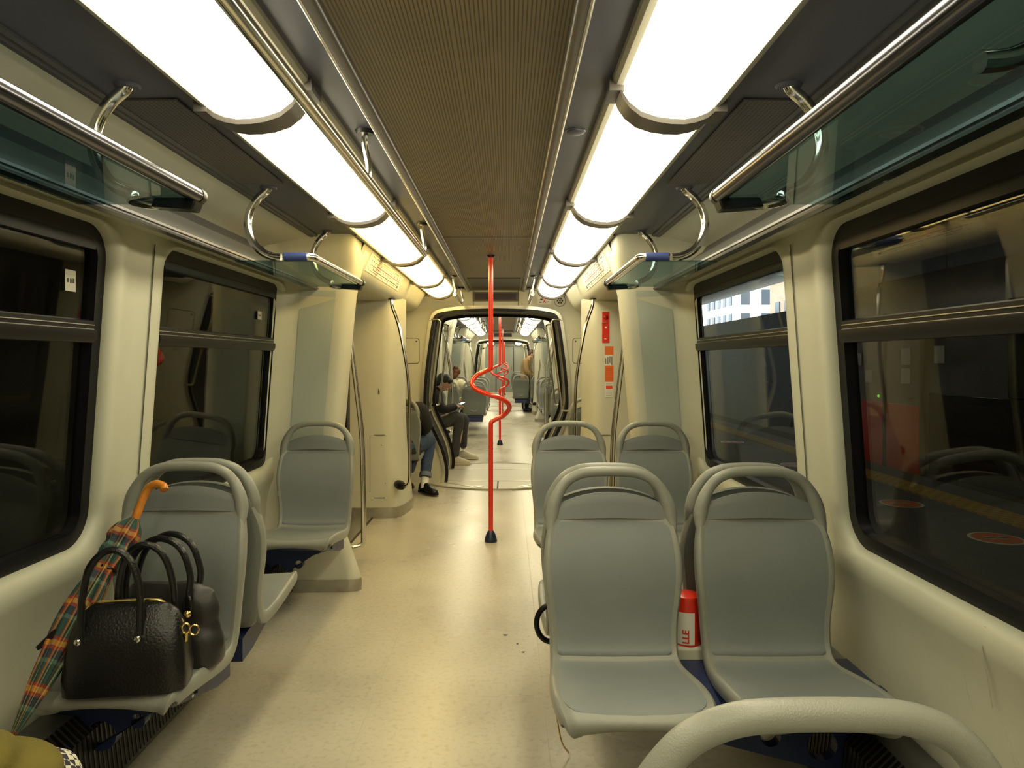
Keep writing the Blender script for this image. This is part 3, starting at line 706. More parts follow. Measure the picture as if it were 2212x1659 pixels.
# ------------------------------------------------------------------ red twisted poles
def red_pole(y, lbl, sgn=1):
    e = thing('red_pole', lbl, 'grab pole', (0.005, y, 0), group='red poles with a twisted loop down the aisle')
    P = [(0, 0, .06), (0, 0, .3), (0, 0, .6), (0, 0, .80), (0, 0, .845)]
    P2 = spline([(a * sgn, b_, c) for a, b_, c in ((0, 0, .845), (.006, 0, .878), (.045, .012, .900), (.100, .010, .930), (.137, -.03, .982), (.118, -.088, 1.028), (.062, -.128, 1.062), (0, -.142, 1.083), (-.062, -.128, 1.103), (-.118, -.088, 1.132), (-.137, -.03, 1.172), (-.100, .010, 1.222), (-.045, .012, 1.248), (-.006, 0, 1.268), (0, 0, 1.30))], 5)
    path = P[:-1] + [tuple(p) for p in P2] + [(0, 0, 1.5), (0, 0, 1.8), (0, 0, 2.095)]
    obj('pole', MB().tube(path, .0172, 14), M['red'], e, sharp=60)
    b = MB(); b.tube([(0, 0, 0), (0, 0, .012), (0, 0, .03), (0, 0, .055), (0, 0, .075), (0, 0, .082)], [.046, .046, .042, .034, .024, .018], 24); obj('foot', b, M['navycap'], e)
    b = MB(); b.tube([(0, 0, 2.085), (0, 0, 2.10)], [.022, .034], 20); obj('ceiling_flange', b, M['black'], e)
red_pole(5.10, 'nearest red pole with a big twist standing mid-aisle')
red_pole(10.98, 'second red pole, just past the first gangway')
red_pole(16.2, 'third red pole down the aisle', -1)
red_pole(22.1, 'fourth red pole, beyond the second gangway')
red_pole(27.2, 'fifth and farthest red pole, by the cab wall', -1)

# ------------------------------------------------------------------ chrome poles at the doors
def door_pole(kind, h, s, lbl):
    off, sg = HALVES[h]
    e = thing('door_pole', lbl, 'grab pole', (0, off, 0), scale=(s, sg, 1), group='bent chrome poles beside the doors')
    if kind == 'near':
        P = spline([(.90, 4.40, 1.74), (.908, 4.44, 1.70), (.905, 4.46, 1.64), (.868, 4.46, 1.36), (.835, 4.46, 1.10), (.806, 4.46, .82), (.797, 4.46, .45), (.797, 4.46, .20), (.80, 4.46, .155), (.83, 4.445, .137), (.875, 4.40, .135)], 6)
        obj('bar', MB().tube(P, .0165, 14), M['chrome'], e)
        obj('flange', MB().cyl((.875, 4.41, .135), (.90, 4.36, .135), .028), M['alu'], e)
    else:
        P = spline([(.838, 5.79, 1.850), (.838, 5.79, 1.81), (.83, 5.79, 1.77), (.775, 5.79, 1.60), (.710, 5.79, 1.25), (.690, 5.79, .95), (.688, 5.79, .60), (.688, 5.79, .385), (.694, 5.79, .315), (.715, 5.795, .288), (.76, 5.82, .28)], 6)
        obj('bar', MB().tube(P, .0145, 14), M['chrome'], e)
        b = MB(); b.tube([(.738, 5.80, .28), (.744, 5.805, .28), (.762, 5.825, .28), (.785, 5.86, .28), (.805, 5.90, .28)], [.012, .028, .037, .040, .034], 20); obj('rubber_mount', b, M['rubber'], e)
        obj('top_flange', MB().cyl((.838, 5.79, 1.838), (.838, 5.79, 1.852), .03), M['black'], e)
for h in ('A', 'B', 'B2', 'C'):
    for s in (-1, 1):
        for k in ('near', 'far'):
            a = {'A': {'near': 'on the window side of the nearest doors', 'far': 'on the gangway side of the nearest doors'}, 'B': {'far': 'first beyond the nearest gangway', 'near': 'second beyond the nearest gangway'},
                 'B2': {'near': 'window side of the middle carriage far doors', 'far': 'gangway side of the middle carriage far doors'}, 'C': {'far': 'first beyond the second gangway', 'near': 'second beyond the second gangway'}}[h][k]
            door_pole(k, h, s, f'bent chrome pole on the {"right" if s > 0 else "left"}, {a}')

# ------------------------------------------------------------------ ceiling handrails
def rail(x, y0, y1, hang, lbl):
    e = thing('ceiling_handrail', lbl, 'handrail', (0, 0, 0))
    z = 1.935; P = [(x, y0, z), (x, y1 - .03, z)] + [(x, y1 - .006, z), (x, y1, z + .004)]
    obj('bar', MB().tube([(x, y0, z), (x, y1, z)], .0175, 16), M['chrome'], e)
    for y in hang:
        d = .0 if x > 0 else 0
        b = MB(); b.tube(spline([(x, y, z + .01), (x * .99, y, z + .05), (x * 1.03, y, 2.06), (x * 1.03, y, 2.104)], 5), [.011] * 16, 12); obj('hanger', b, M['chrome'], e)
        obj('flange', MB().tube([(x * 1.03, y, 2.095), (x * 1.03, y, 2.109)], [.028, .034], 20), M['black'], e)
rail(-.345, -1.2, 3.96, (-.2, 2.36, 3.94), 'long chrome ceiling handrail beside the left lamps')
rail(-.355, 6.33, 7.42, (6.36, 7.38), 'short chrome ceiling rail left of the aisle before the gangway')
rail(.355, 6.33, 7.42, (6.36, 7.38), 'short chrome ceiling rail right of the aisle before the gangway')
for s in (-1, 1):
    rail(.355 * s, 8.7, 9.75, (8.73, 9.72), f'short ceiling rail on the {"right" if s > 0 else "left"} just past the gangway')
    rail(.345 * s, 12.15, 15.1, (12.2, 13.6, 15.0), f'distant chrome ceiling rail on the {"right" if s > 0 else "left"} in the middle carriage')
e = thing('blanking_disc', 'round grey blanking disc on the ceiling left of the right lamps', 'cap', (.36, 2.36, 2.108))
obj('disc', MB().tube([(0, 0, 0), (0, 0, -.008), (0, 0, -.011)], [.032, .030, .022], 24), M['dark_ceiling'], e)
obj('rim', MB().tube([(.032 * math.cos(i * PI / 12), .032 * math.sin(i * PI / 12), -.001) for i in range(24)], .003, 6, closed=True), M['rail'], e)

# ------------------------------------------------------------------ luggage racks
CT = [(.862, 2.046), (.872, 2.03), (.905, 2.0), (.935, 1.955), (.948, 1.905), (.944, 1.86), (.925, 1.815), (.893, 1.78), (.85, 1.76), (.81, 1.7555)]
def rack(s, y0, y1, supports, off, sg, lbl, blue=True):
    e = thing('luggage_rack', lbl, 'luggage rack', (0, off, 0), scale=(s, sg, 1))
    u = .68; z = 1.757
    if blue:
        P = [(.80, y0, z), (.72, y0, z), (.70, y0, z)] + [(.68 + .02 * (1 - math.sin(a * PI / 8)), y0 + .02 * (1 - math.cos(a * PI / 8)), z) for a in range(5)] + [(u, y1 - .02, z)]
        P = [(.80, y0, z), (.70, y0, z), (.687, y0 + .005, z), (.68, y0 + .02, z), (u, y0 + .06, z), (u, y1 - .03, z)]
        obj('front_tube', MB().tube(P, .0165, 16), M['chrome'], e, sharp=60)
        obj('blue_sleeve', MB().cyl((.795, y0, z), (.70, y0, z), .0185, 20), M['bluegrip'], e)
    else:
        obj('front_tube', MB().tube([(u, y0, z), (u, y1 - .03, z)], .0195, 18), M['darkened_chrome'], e, sharp=60)
    b = MB(); b.tube([(u, y1 - .035, z), (u, y1 - .012, z), (u, y1 - .002, z), (u, y1, z)], [.021, .0205, .016, .008], 18); obj('end_cap', b, M['black'], e)
    sh = MB(); yb = y0 - .0 if not blue else y0 + .0
    sh.box(u + .012, 1.0, yb, y1 - .012, z - .020, z - .014); obj('glass_shelf', sh, M['shelfglass'], e, smooth=False)
    b = MB(); b.loft([[(u - .010, y, z - .010), (u + .10, y, z - .010), (u + .11, y, z - .034), (u + .002, y, z - .042)] for y in (y1 - .055, y1 - .006)], closed=True); obj('end_bracket', b, M['black'], e, bevel=.004)
    for x in (u + .045, u + .075): obj('bolt', MB().ell((x, y1 - .005, z - .022), (.006, .004, .006), 10, 6), M['gold'], e)
    for i, y in enumerate(supports):
        pts = [(a, y, c) for a, c in CT]
        if i == len(supports) - 1: pts = pts[:-1] + [(.845, y, 1.746), (.80, y, 1.733), (.76, y, 1.732)]
        sp = spline(pts, 5); n = len(sp)
        rr = [.0165] * n
        if i == len(supports) - 1:
            for q in range(n):
                if q > n - 11: rr[q] = .0165 - .0075 * (q - (n - 11)) / 10
        obj('curved_support', MB().tube(sp, rr, 14), M['chrome'], e)
        obj('ceiling_flange', MB().tube([(.862, y, 2.036), (.862, y, 2.046)], [.03, .036], 18), M['dark_ceiling'], e)
for s in (-1, 1):
    sd = 'right' if s > 0 else 'left'
    rack(s, .70, 1.84, (1.0, 1.81), 0, 1, f'nearest {sd} luggage rack with long chrome tube and tinted glass', blue=False)
    rack(s, 2.88, 3.86, (2.88, 3.84), 0, 1, f'short {sd} luggage rack with blue sleeve, near the doors')
    rack(s, 2.88, 3.86, (2.88, 3.84), *HALVES['B'], f'first {sd} luggage rack in the middle carriage, past the gangway')
    rack(s, 2.88, 3.86, (2.88, 3.84), *HALVES['B2'], f'last {sd} luggage rack in the middle carriage')
    rack(s, 2.88, 3.86, (2.88, 3.84), *HALVES['C'], f'distant {sd} luggage rack in the farthest carriage')

# ------------------------------------------------------------------ line maps on the door headers
def line_map(s, h, lbl):
    off, sg = HALVES[h]
    e = thing('line_map', lbl, 'line map', (0, off, 0), scale=(s, sg, 1))
    n = Vector((-.924, -.383)).normalized(); a = Vector((.7428, 2.026)); d = Vector((.795, 1.90)) - a
    def P(t, y, h_): q = a + d * t; return (q.x - .0 + n.x * h_, y, q.y + n.y * h_)
    def quad(b, t0, t1, y0, y1, h0, h1): b.loft([[P(t0, y0, h0), P(t1, y0, h0), P(t1, y0, h1), P(t0, y0, h1)], [P(t0, y1, h0), P(t1, y1, h0), P(t1, y1, h1), P(t0, y1, h1)]])
    b = MB(); quad(b, .04, .92, 4.46, 5.80, .0005, .0025); obj('sheet', b, M['white'], e, smooth=False)
    for c, L in (('ylw', [(.20, .235, 4.76, 5.1)]), ('grn', [(.20, .225, 5.1, 5.7), (.66, .69, 5.35, 5.58), (.30, .33, 5.05, 5.12)]), ('red', [(.42, .455, 4.76, 5.70), (.42, .70, 4.76, 4.766)]), ('ink', [(.68, .71, 4.66, 5.72), (.20, .42, 4.765, 4.77), (.30, .68, 4.665, 4.67), (.70, .80, 5.68, 5.72)])):
        b = MB()
        for (t0, t1, y0, y1) in L: quad(b, t0, t1, y0, y1, .0025, .0033)
        obj('route_line', b, M[c], e, smooth=False)
    b = MB()
    for k in range(26):
        y = 4.55 + k * .046
        for t in (.10, .30, .52, .78):
            if random.random() < .7: quad(b, t, t + random.uniform(.03, .07), y, y + random.uniform(.010, .028), .0025, .0033)
    obj('print', b, M['groove'], e, smooth=False)
    e2 = thing('notice_sticker', lbl.replace('line map', 'notice sheet').replace('metro', 'small'), 'sticker', (0, off, 0), scale=(s, sg, 1))
    b = MB(); quad(b, .14, .78, 4.27, 4.40, .0005, .002); obj('sheet', b, M['white'], e2, smooth=False)
    b = MB()
    for k in range(4): quad(b, .40 + k * .08, .42 + k * .08, 4.29, 4.38, .002, .0028)
    obj('print', b, M['lampframe'], e2, smooth=False)
for s in (-1, 1):
    sd = 'right' if s > 0 else 'left'
    line_map(s, 'A', f'metro line map over the nearest {sd} doors')
    line_map(s, 'B', f'metro line map over the {sd} doors past the gangway')
    line_map(s, 'B2', f'metro line map over the far {sd} doors of the middle carriage')

# emergency handle, extinguisher label on right far pillar
e = thing('emergency_release', 'red emergency release plate on the right door pillar', 'emergency handle', (.955, 5.855, 1.61))
obj('plate', MB().box(-.03, .03, -.004, 0, -.13, .13), M['red'], e, bevel=.002)
obj('knob', MB().tube([(0, -.004, .085), (0, -.012, .085), (0, -.016, .085)], [.020, .018, .010], 20), mat('deep_red', (.35, .01, .01), .3), e)
obj('lever', MB().box(-.045, .010, -.012, -.004, .035, .041), M['alu'], e, bevel=.001)
obj('white_text', MB().box(-.006, .008, -.0052, -.004, -.01, .006).box(-.012, .006, -.0052, -.004, -.10, -.094), M['white'], e)
e = thing('warning_label', 'orange and white instruction label below the red release plate', 'sticker', (.985, 5.855, 1.30))
obj('sheet', MB().box(-.036, .036, -.001, 0, -.15, .15), M['orange'], e, smooth=False)
obj('white_band', MB().box(-.036, .036, -.002, -.001, -.012, .075), M['white'], e, smooth=False)
b = MB()
for k in range(4):
    x = -.032 + k * .017
    b.box(x, x + .006, -.003, -.002, random.uniform(-.01, .02), random.uniform(.04, .072))
obj('print', b, M['ink'], e, smooth=False)
b = MB()
for k in range(7): b.box(-.03, .028, -.002, -.001, -.13 + k * .015, -.128 + k * .015)
obj('print', b, M['red'], e, smooth=False)
sticker((.985, 5.854, 1.085), .07, .13, 'white notice with pink bar under the orange label', [(-.4, .4, .05, .25, 'trainred')] + [(-.4, .35, z, z + .04, 'lampframe') for z in (-.1, -.2, -.3, -.4, .35)])
# round latch & plate on left far pillar
e = thing('lock_plate', 'small recessed lock on the left door pillar', 'lock', (-.955, 5.853, 1.07))
obj('escutcheon', MB().ell((0, 0, 0), (.008, .003, .028), 14, 8), M['alu'], e)
obj('keyhole', MB().ell((0, -.003, 0), (.003, .002, .012), 10, 6), M['groove'], e)
for (x, z) in ((-.93, .62), (-.90, .30)):
    o = bpy.data.objects.new('screw', me_scr); COL.objects.link(o); o.location = (x, 5.853, z); tag(o, f'{"upper" if z > .5 else "lower"} dome screw on the left door pillar hatch', 'screw')

# ------------------------------------------------------------------ seats
ST = [  # y, z, halfwidth   (front underside -> front lip -> cushion -> back)
 (-.455, .372, .150), (-.482, .380, .172), (-.498, .398, .186), (-.495, .418, .194), (-.475, .430, .202), (-.43, .436, .210), (-.36, .430, .214), (-.28, .418, .214), (-.20, .404, .210), (-.14, .396, .205), (-.105, .398, .202),
 (-.083, .412, .200), (-.070, .436, .200), (-.062, .47, .201), (-.058, .52, .204), (-.060, .58, .211), (-.060, .64, .217), (-.052, .70, .218), (-.036, .755, .213), (-.018, .80, .203), (-.010, .822, .197)]
def frames(st):
    n = len(st); out = []
    for i in range(n):
        a = st[max(i - 1, 0)]; c = st[min(i + 1, n - 1)]; t = Vector((0, c[0] - a[0], c[1] - a[1])).normalized()
        nn = Vector((0, -t.z, t.y)); out.append((Vector((0, st[i][0], st[i][1])), nn, st[i][2]))     # nn = towards the sitter
    return out
def interp(st, k=3):
    P = spline([(a, b_, c) for a, b_, c in st], k); return [(p.x, p.y, p.z) for p in P]
def shell_mesh():
    b = MB(); rings = []
    for c, n, w in frames(interp(ST, 2)):
        sec = [(-.80, 0), (-.86, .001), (-.91, .006), (-.955, .008), (-.985, .003), (-1.0, -.010), (-1.0, -.026), (-.975, -.038), (-.93, -.040), (-.6, -.026), (0, -.026), (.6, -.026), (.93, -.040), (.975, -.038), (1.0, -.026), (1.0, -.010), (.985, .003), (.955, .008), (.91, .006), (.86, .001), (.80, 0), (.4, -.007), (0, -.009), (-.4, -.007)]
        rings.append([c + Vector((x * w, 0, 0)) + n * h_ for x, h_ in sec])
    b.loft(rings); return mesh(b, 'seat_shell', M['shell'], sharp=50)
def patch(st, wi, lift, name, material, rc0=.035, thick=.008, rc1=None):
    rc1 = rc0 if rc1 is None else rc1
    st = interp(st, 3); fr = frames(st); L = [0]
    for i in range(1, len(st)): L.append(L[-1] + math.hypot(st[i][0] - st[i - 1][0], st[i][1] - st[i - 1][1]))
    T = L[-1]; rings = []
    for i, (c, n, w) in enumerate(fr):
        rc = rc0 if L[i] < T / 2 else rc1
        d = min(L[i], T - L[i]); sh = 0
        if d < rc: sh = rc - math.sqrt(max(0, rc * rc - (rc - d) ** 2))
        ww = w - wi - sh; low = 0 if d > 1e-6 else -thick
        row = []
        for t in (-1, -.985, -.9, -.6, -.3, 0, .3, .6, .9, .985, 1):
            dish = -.009 * max(0, 1 - (abs(t * ww) / w / .85) ** 2)
            row.append(c + Vector((t * ww, 0, 0)) + n * (dish + (lift if abs(t) < .99 else lift - thick) + (low)))
        rings.append(row)
    b = MB(); b.loft(rings, closed=False); return mesh(b, name, material, sharp=60)
def seat_meshes():
    R = {}
    R['shell'] = shell_mesh()
    R['seat_pad'] = patch(ST[4:11] + [(-.094, .404, .201)], .020, .004, 'seat_pad', M['pad'], .055, rc1=.012)
    R['back_pad'] = patch([(-.086, .412, .200)] + ST[12:20] + [(-.014, .812, .199)], .020, .004, 'back_pad', M['pad'], .015, rc1=.03)
    # headrest panel between the arms: closed slab with arched top
    b = MB(); cols = 13; front = []; back = []
    for j in range(cols):
        t = -1 + 2 * j / (cols - 1); w0 = .188; w1 = .170
        top = .903 - .040 * abs(t) ** 2.2; bot = .817 + .006 * (1 - t * t)
        col_f = []; col_b = []
        for i in range(6):
            q = i / 5; z = bot + (top - bot) * q; x = t * (w0 + (w1 - w0) * q ** .9); y = -.012 + .012 * q + (.006 if i == 5 else 0)
            col_f.append((x, y - .003 * (1 - t * t), z)); col_b.append((x, y + .026 - .010 * q, z - (.003 if i == 5 else 0)))
        front.append(col_f); back.append(col_b)
    b.loft([f + bk[::-1] for f, bk in zip(front, back)]); R['headrest'] = mesh(b, 'headrest_panel', M['headrest'], sharp=50)
    # handle loop with flattened arms
    half = [(.199, -.024, .775), (.194, -.010, .800), (.190, .000, .830), (.184, .003, .862), (.171, .006, .895), (.153, .009, .924), (.130, .011, .945), (.100, .013, .959), (.065, .014, .966), (.0, .014, .968)]
    P = half + [(-x, y, z) for x, y, z in half[::-1][1:]]
    sp = spline(P, 4); n = len(sp); rr = []
    for q in sp: rr.append(lerp_tab([(.775, .008), (.80, .017), (.83, .0225), (.87, .0215), (.92, .0172), (.97, .0165)], q.z))
    R['handle'] = mesh(MB().tube(sp, rr, 14, flat=1.0), 'handle_loop', M['shell'])
    # rear shell
    rs = [(-.035, .37, .17), (-.022, .40, .188), (-.018, .46, .196), (-.014, .55, .203), (-.014, .63, .210), (-.004, .70, .211), (.014, .77, .204), (.030, .82, .194), (.032, .845, .186)]
    b = MB(); rings = []
    for (y, z, w) in interp(rs, 2):
        sec = [(-1, -.03), (-1, -.012), (-.97, -.001), (-.9, .006), (-.5, .010), (0, .011), (.5, .010), (.9, .006), (.97, -.001), (1, -.012), (1, -.03)]
        rings.append([(x * w, y + d, z) for x, d in sec])
    b.loft(rings); R['rear'] = mesh(b, 'rear_shell', M['rear'], sharp=50)
    b = MB(); b.tube([(.075 * math.cos(a), -.0035, .52 + .075 * math.sin(a)) for a in [PI * (1.08 + .84 * i / 16) for i in range(17)]], [.001 + .007 * math.sin(PI * i / 16) for i in range(17)], 8, flat=1); R['crescent'] = mesh(b, 'crescent_emboss', M['shell'])
    # blue bracket under the cushion
    b = MB(); b.loft([[(x, -.42, .374), (x, -.06, .352), (x, .0, .34), (x, .0, .26), (x, -.10, .27), (x, -.40, .352)] for x in (-.15, .15)]); R['bracket'] = mesh(b, 'seat_bracket', M['blue'], sharp=20)
    b = MB(); 
    R['rearb'] = None
    return R
SM = seat_meshes()
def seat(x, y, rz, lbl, group, mat_over=None):
    e = thing('transit_seat', lbl, 'seat', (x, y, 0), rz, group=group)
    for nm, k in (('seat_shell', 'shell'), ('seat_pad', 'seat_pad'), ('back_pad', 'back_pad'), ('headrest_panel', 'headrest'), ('handle_loop', 'handle'), ('rear_shell', 'rear'), ('crescent_emboss', 'crescent'), ('seat_bracket', 'bracket')):
        o = bpy.data.objects.new(nm, SM[k]); COL.objects.link(o); o.parent = e
    return e
G = 'grey moulded seats with loop handles'
seat(.462, 2.235, 0, 'grey seat facing camera on the aisle side, front pair on the right', G)
seat(.940, 2.235, 0, 'grey seat facing camera by the right window, front pair', G)
seat(.462, 2.345, PI, 'grey seat turned away, back to back with the front right aisle seat', G)
seat(.940, 2.345, PI, 'grey seat turned away, back to back with the front right window seat', G)
seat(.478, 3.96, 0, 'grey seat facing camera on the aisle side, second pair on the right', G)
seat(.955, 3.96, 0, 'grey seat facing camera beside right door pillar, second pair', G)
seat(.450, .716, PI, 'grey seat in the bottom right corner showing only its loop handle', G)
seat(.955, .695, PI, 'grey seat beside the bottom right corner seat, out of frame', G)
seat(-.960, 2.35, 0, 'grey window seat on the left carrying two black bags', G)
seat(-.960, 2.46, PI, 'grey left window seat turned away behind the one with bags', G)
seat(-.955, 3.96, 0, 'empty grey seat facing camera before the left door pillar', G)
seat(-.960, .60, PI, 'grey left seat under the person in olive', G)
seat(-.92, 6.62, PI, 'grey seat turned away behind the left door pillar, person in jeans on it', G)
seat(.92, 6.62, PI, 'grey seat turned away behind the right door pillar', G)
# middle carriage
def row(y, rz, xs, txt):
    for x in xs: seat(x, y, rz, f'{"left" if x < 0 else "right"} {"window" if abs(x) > .7 else "aisle"} seat, {txt}', G)
row(12.14, PI, (-.46, -.94, .96), 'turned away, first grey row past the gangway doors')
row(13.66, 0, (-.46, -.94, .96), 'grey and facing camera in the middle row of the middle carriage')
row(13.77, PI, (-.46, -.94, .96), 'grey and turned away in the middle row of the middle carriage')
row(15.1, 0, (-.46, -.94, .96), 'grey, facing camera, before the far doors of the middle carriage')
seat(-.92, 9.42, 0, 'grey seat facing camera just past the gangway on the left, man in black on it', G)
seat(.92, 9.42, 0, 'grey seat facing camera just past the gangway on the right', G)
row(17.65, PI, (.46, .94, -.92), 'grey and turned away, last row before the second gangway')
row(23.3, PI, (-.94, .46, .94), 'grey and turned away in the farthest carriage')

# blue cantilever plates with round holes
import bmesh
def cantilever(s, y, u_in, lbl, z_in=.33, zt=.36, holes=((1.09, .20, .045), (.98, .245, .022))):
    e = thing('seat_support', lbl, 'seat support', (0, y, 0), scale=(s, 1, 1))
    bm = bmesh.new()
    out = [(1.24, .08), (1.24, zt), (u_in, zt - .01), (u_in, z_in), (u_in + .10, z_in - .035)]
    edges = []
    def ringv(pts):
        vs = [bm.verts.new((u, 0, z)) for u, z in pts]
        for i in range(len(vs)): edges.append(bm.edges.new((vs[i], vs[(i + 1) % len(vs)])))
    ringv(out)
    for (cu, cz, r) in holes: ringv([(cu + r * math.cos(2 * PI * i / 24), cz + r * math.sin(2 * PI * i / 24)) for i in range(24)])
    bmesh.ops.triangle_fill(bm, use_beauty=True, use_dissolve=False, edges=edges)
    me = bpy.data.meshes.new('beam_plate'); bm.to_mesh(me); bm.free(); me.materials.append(M['blue'])
    o = obj('beam_plate', me, None, e, solid=.035)
    obj('rail', MB().box(u_in + .02, 1.23, -(.05 if u_in > .5 else .20), (.05 if u_in > .5 else .20), zt - .012, zt + .002), M['blue'], e, bevel=.003)
    obj('bolt', MB().ell((u_in + .015, -.03, zt - .03), (.010, .006, .010), 10, 6), M['alu'], e)
LS = [(-1, 2.10, .80, 'blue wall bracket under the left seat with bags'), (-1, 2.68, .80, 'blue wall bracket under the turned-away left seat'), (-1, 3.70, .80, 'blue perforated bracket under the empty left seat by the door'),
      (1, 2.05, .30, 'long blue beam under the front right pair'), (1, 2.58, .30, 'long blue beam under the turned-away right pair'), (1, 3.72, .30, 'long blue beam under the second right pair'),
      (1, .98, .30, 'blue beam under the bottom right corner seat'), (-1, .92, .80, 'blue bracket under the seat of the person in olive'),
      (-1, 12.35, .30, 'blue beam under the first left pair past the gangway'), (1, 12.35, .80, 'blue bracket under the first right seat past the gangway'), (1, 17.9, .30, 'blue beam under the pair before the second gangway'),
      (-1, 6.9, .76, 'blue bracket under the seat of the person in jeans'), (1, 6.9, .76, 'blue bracket under the right seat by the gangway'), (-1, 9.15, .76, 'blue bracket under the seat of the man in black')]
for y, t in ((13.45, 'facing row in the middle carriage centre'), (14.0, 'turned-away row in the middle carriage centre'), (14.85, 'last facing row of the middle carriage'), (23.5, 'row in the farthest carriage')):
    LS.append((-1, y, .30 if y < 20 else .76, 'left blue beam under the ' + t)); LS.append((1, y, .76 if y < 20 else .30, 'right blue beam under the ' + t))
LS.append((-1, 17.9, .76, 'blue bracket under the left seat before the second gangway')); LS.append((1, 9.15, .76, 'blue bracket under the first right seat past the gangway'))
LS[9] = (1, 12.35, .80, 'blue bracket under the right window seat of the first row')
for s, y, ui, lb in LS: cantilever(s, y, ui, lb, holes=((1.09, .20, .045), (.98, .245, .022)) if ui > .5 else ((1.05, .2, .045), (.90, .225, .03)))
# heater boxes along the wall foot
def heater(s, y0, y1, lbl):
    e = thing('floor_heater', lbl, 'heater', (0, 0, 0), scale=(s, 1, 1))
    obj('case', MB().loft([[(1.262, y, .01), (1.262, y, .27), (1.17, y, .26), (1.12, y, .21), (1.10, y, .01)] for y in (y0, y1)]), M['heater'], e, bevel=.004)
    b = MB(); n = int((y1 - y0) / .022)
    for k in range(1, n): y = y0 + k * .022; b.loft([[(1.168, yy, .261), (1.118, yy, .213), (1.097, yy, .03), (1.094, yy, .03), (1.115, yy, .216), (1.166, yy, .265)] for yy in (y, y + .008)])
    obj('grille_slats', b, M['black'], e, smooth=False)
heater(-1, .8, 4.05, 'dark slatted heater along the left wall foot')
heater(1, .8, 4.05, 'dark slatted heater along the right wall foot')

# ------------------------------------------------------------------ fire extinguisher between the right seats
e = thing('fire_extinguisher', 'red fire extinguisher in the gap behind the right front seats', 'fire extinguisher', (.722, 2.292, .048))
obj('cylinder', MB().tube([(0, 0, .26), (0, 0, .27), (0, 0, .495), (0, 0, .508), (0, 0, .514), (0, 0, .515)], [.040, .047, .047, .044, .030, .012], 32), M['red'], e)
def curved_label(r, a0, a1, z0, z1, m, nm, par):
    b = MB(); b.loft([[(r * math.cos(a), r * math.sin(a), z) for a in [a0 + (a1 - a0) * i / 12 for i in range(13)]] for z in (z0, z1)], closed=False); return obj(nm, b, m, par)
curved_label(.0482, math.radians(215), math.radians(285), .358, .462, M['white'], 'label', e)
curved_label(.0482, math.radians(207), math.radians(215), .355, .47, mat('pale_red_stripe', (.45, .02, .02), .4), 'label_edge', e)
fc = bpy.data.curves.new('lettering', 'FONT'); fc.body = 'LLE'; fc.size = .030; fc.extrude = .0004; fc.materials.append(mat('label_red', (.65, .04, .02), .5)); fc.offset = .0008
o = bpy.data.objects.new('lettering', fc); COL.objects.link(o); o.parent = e
o.matrix_local = Matrix.Translation(Vector((.0502 * math.cos(math.radians(262)), .0502 * math.sin(math.radians(262)), .362))) @ Matrix.Rotation(math.radians(250 + 90), 4, 'Z') @ Matrix.Rotation(PI / 2, 4, 'X') @ Matrix.Rotation(PI / 2, 4, 'Z')
lettering = o
obj('holder_cup', MB().box(-.055, .055, -.052, .050, .215, .352), M['cream'], e, bevel=.010, segs=3)
b = MB(); b.tube(spline([(-.02, 0, .62), (-.10, -.02, .60), (-.22, -.10, .56)], 5), .008, 8)
e = thing('rubber_hose', 'black curved rubber hose beside the front right aisle seat', 'hose', (.255, 2.38, .43))
obj('tube', MB().tube(spline([(.06, .0, .052), (.02, 0, .060), (-.012, 0, .040), (-.026, 0, .005), (-.020, 0, -.035), (.005, 0, -.062), (.05, 0, -.070)], 6), .0095, 12), M['rubber'], e)
obj('wire', MB().tube(spline([(.05, .0, -.07), (.03, -.03, -.2), (.05, -.06, -.36), (.08, -.05, -.42)], 5), .003, 6), M['gold'], e)

# ------------------------------------------------------------------ bags and umbrella
def remesh_obj(name, mb, m, parent, vox=.01, smooth=6, label=None):
    me = bpy.data.meshes.new(name); me.from_pydata(mb.v, [], mb.f); me.materials.append(m)
    o = bpy.data.objects.new(name, me); COL.objects.link(o); o.parent = parent
    r = o.modifiers.new('r', 'REMESH'); r.mode = 'VOXEL'; r.voxel_size = vox; r.use_smooth_shade = True
    s_ = o.modifiers.new('s', 'SMOOTH'); s_.factor = .5; s_.iterations = smooth
    if label: o['label'] = label
    return o
def rring(cx, cy, z, a, bb, p=2.6, n=40, rot=0):
    out = []
    for i in range(n):
        t = 2 * PI * i / n; c, s_ = math.cos(t), math.sin(t)
        x = a * math.copysign(abs(c) ** (2 / p), c); y = bb * math.copysign(abs(s_) ** (2 / p), s_)
        out.append((cx + x * math.cos(rot) - y * math.sin(rot), cy + x * math.sin(rot) + y * math.cos(rot), z))
    return out
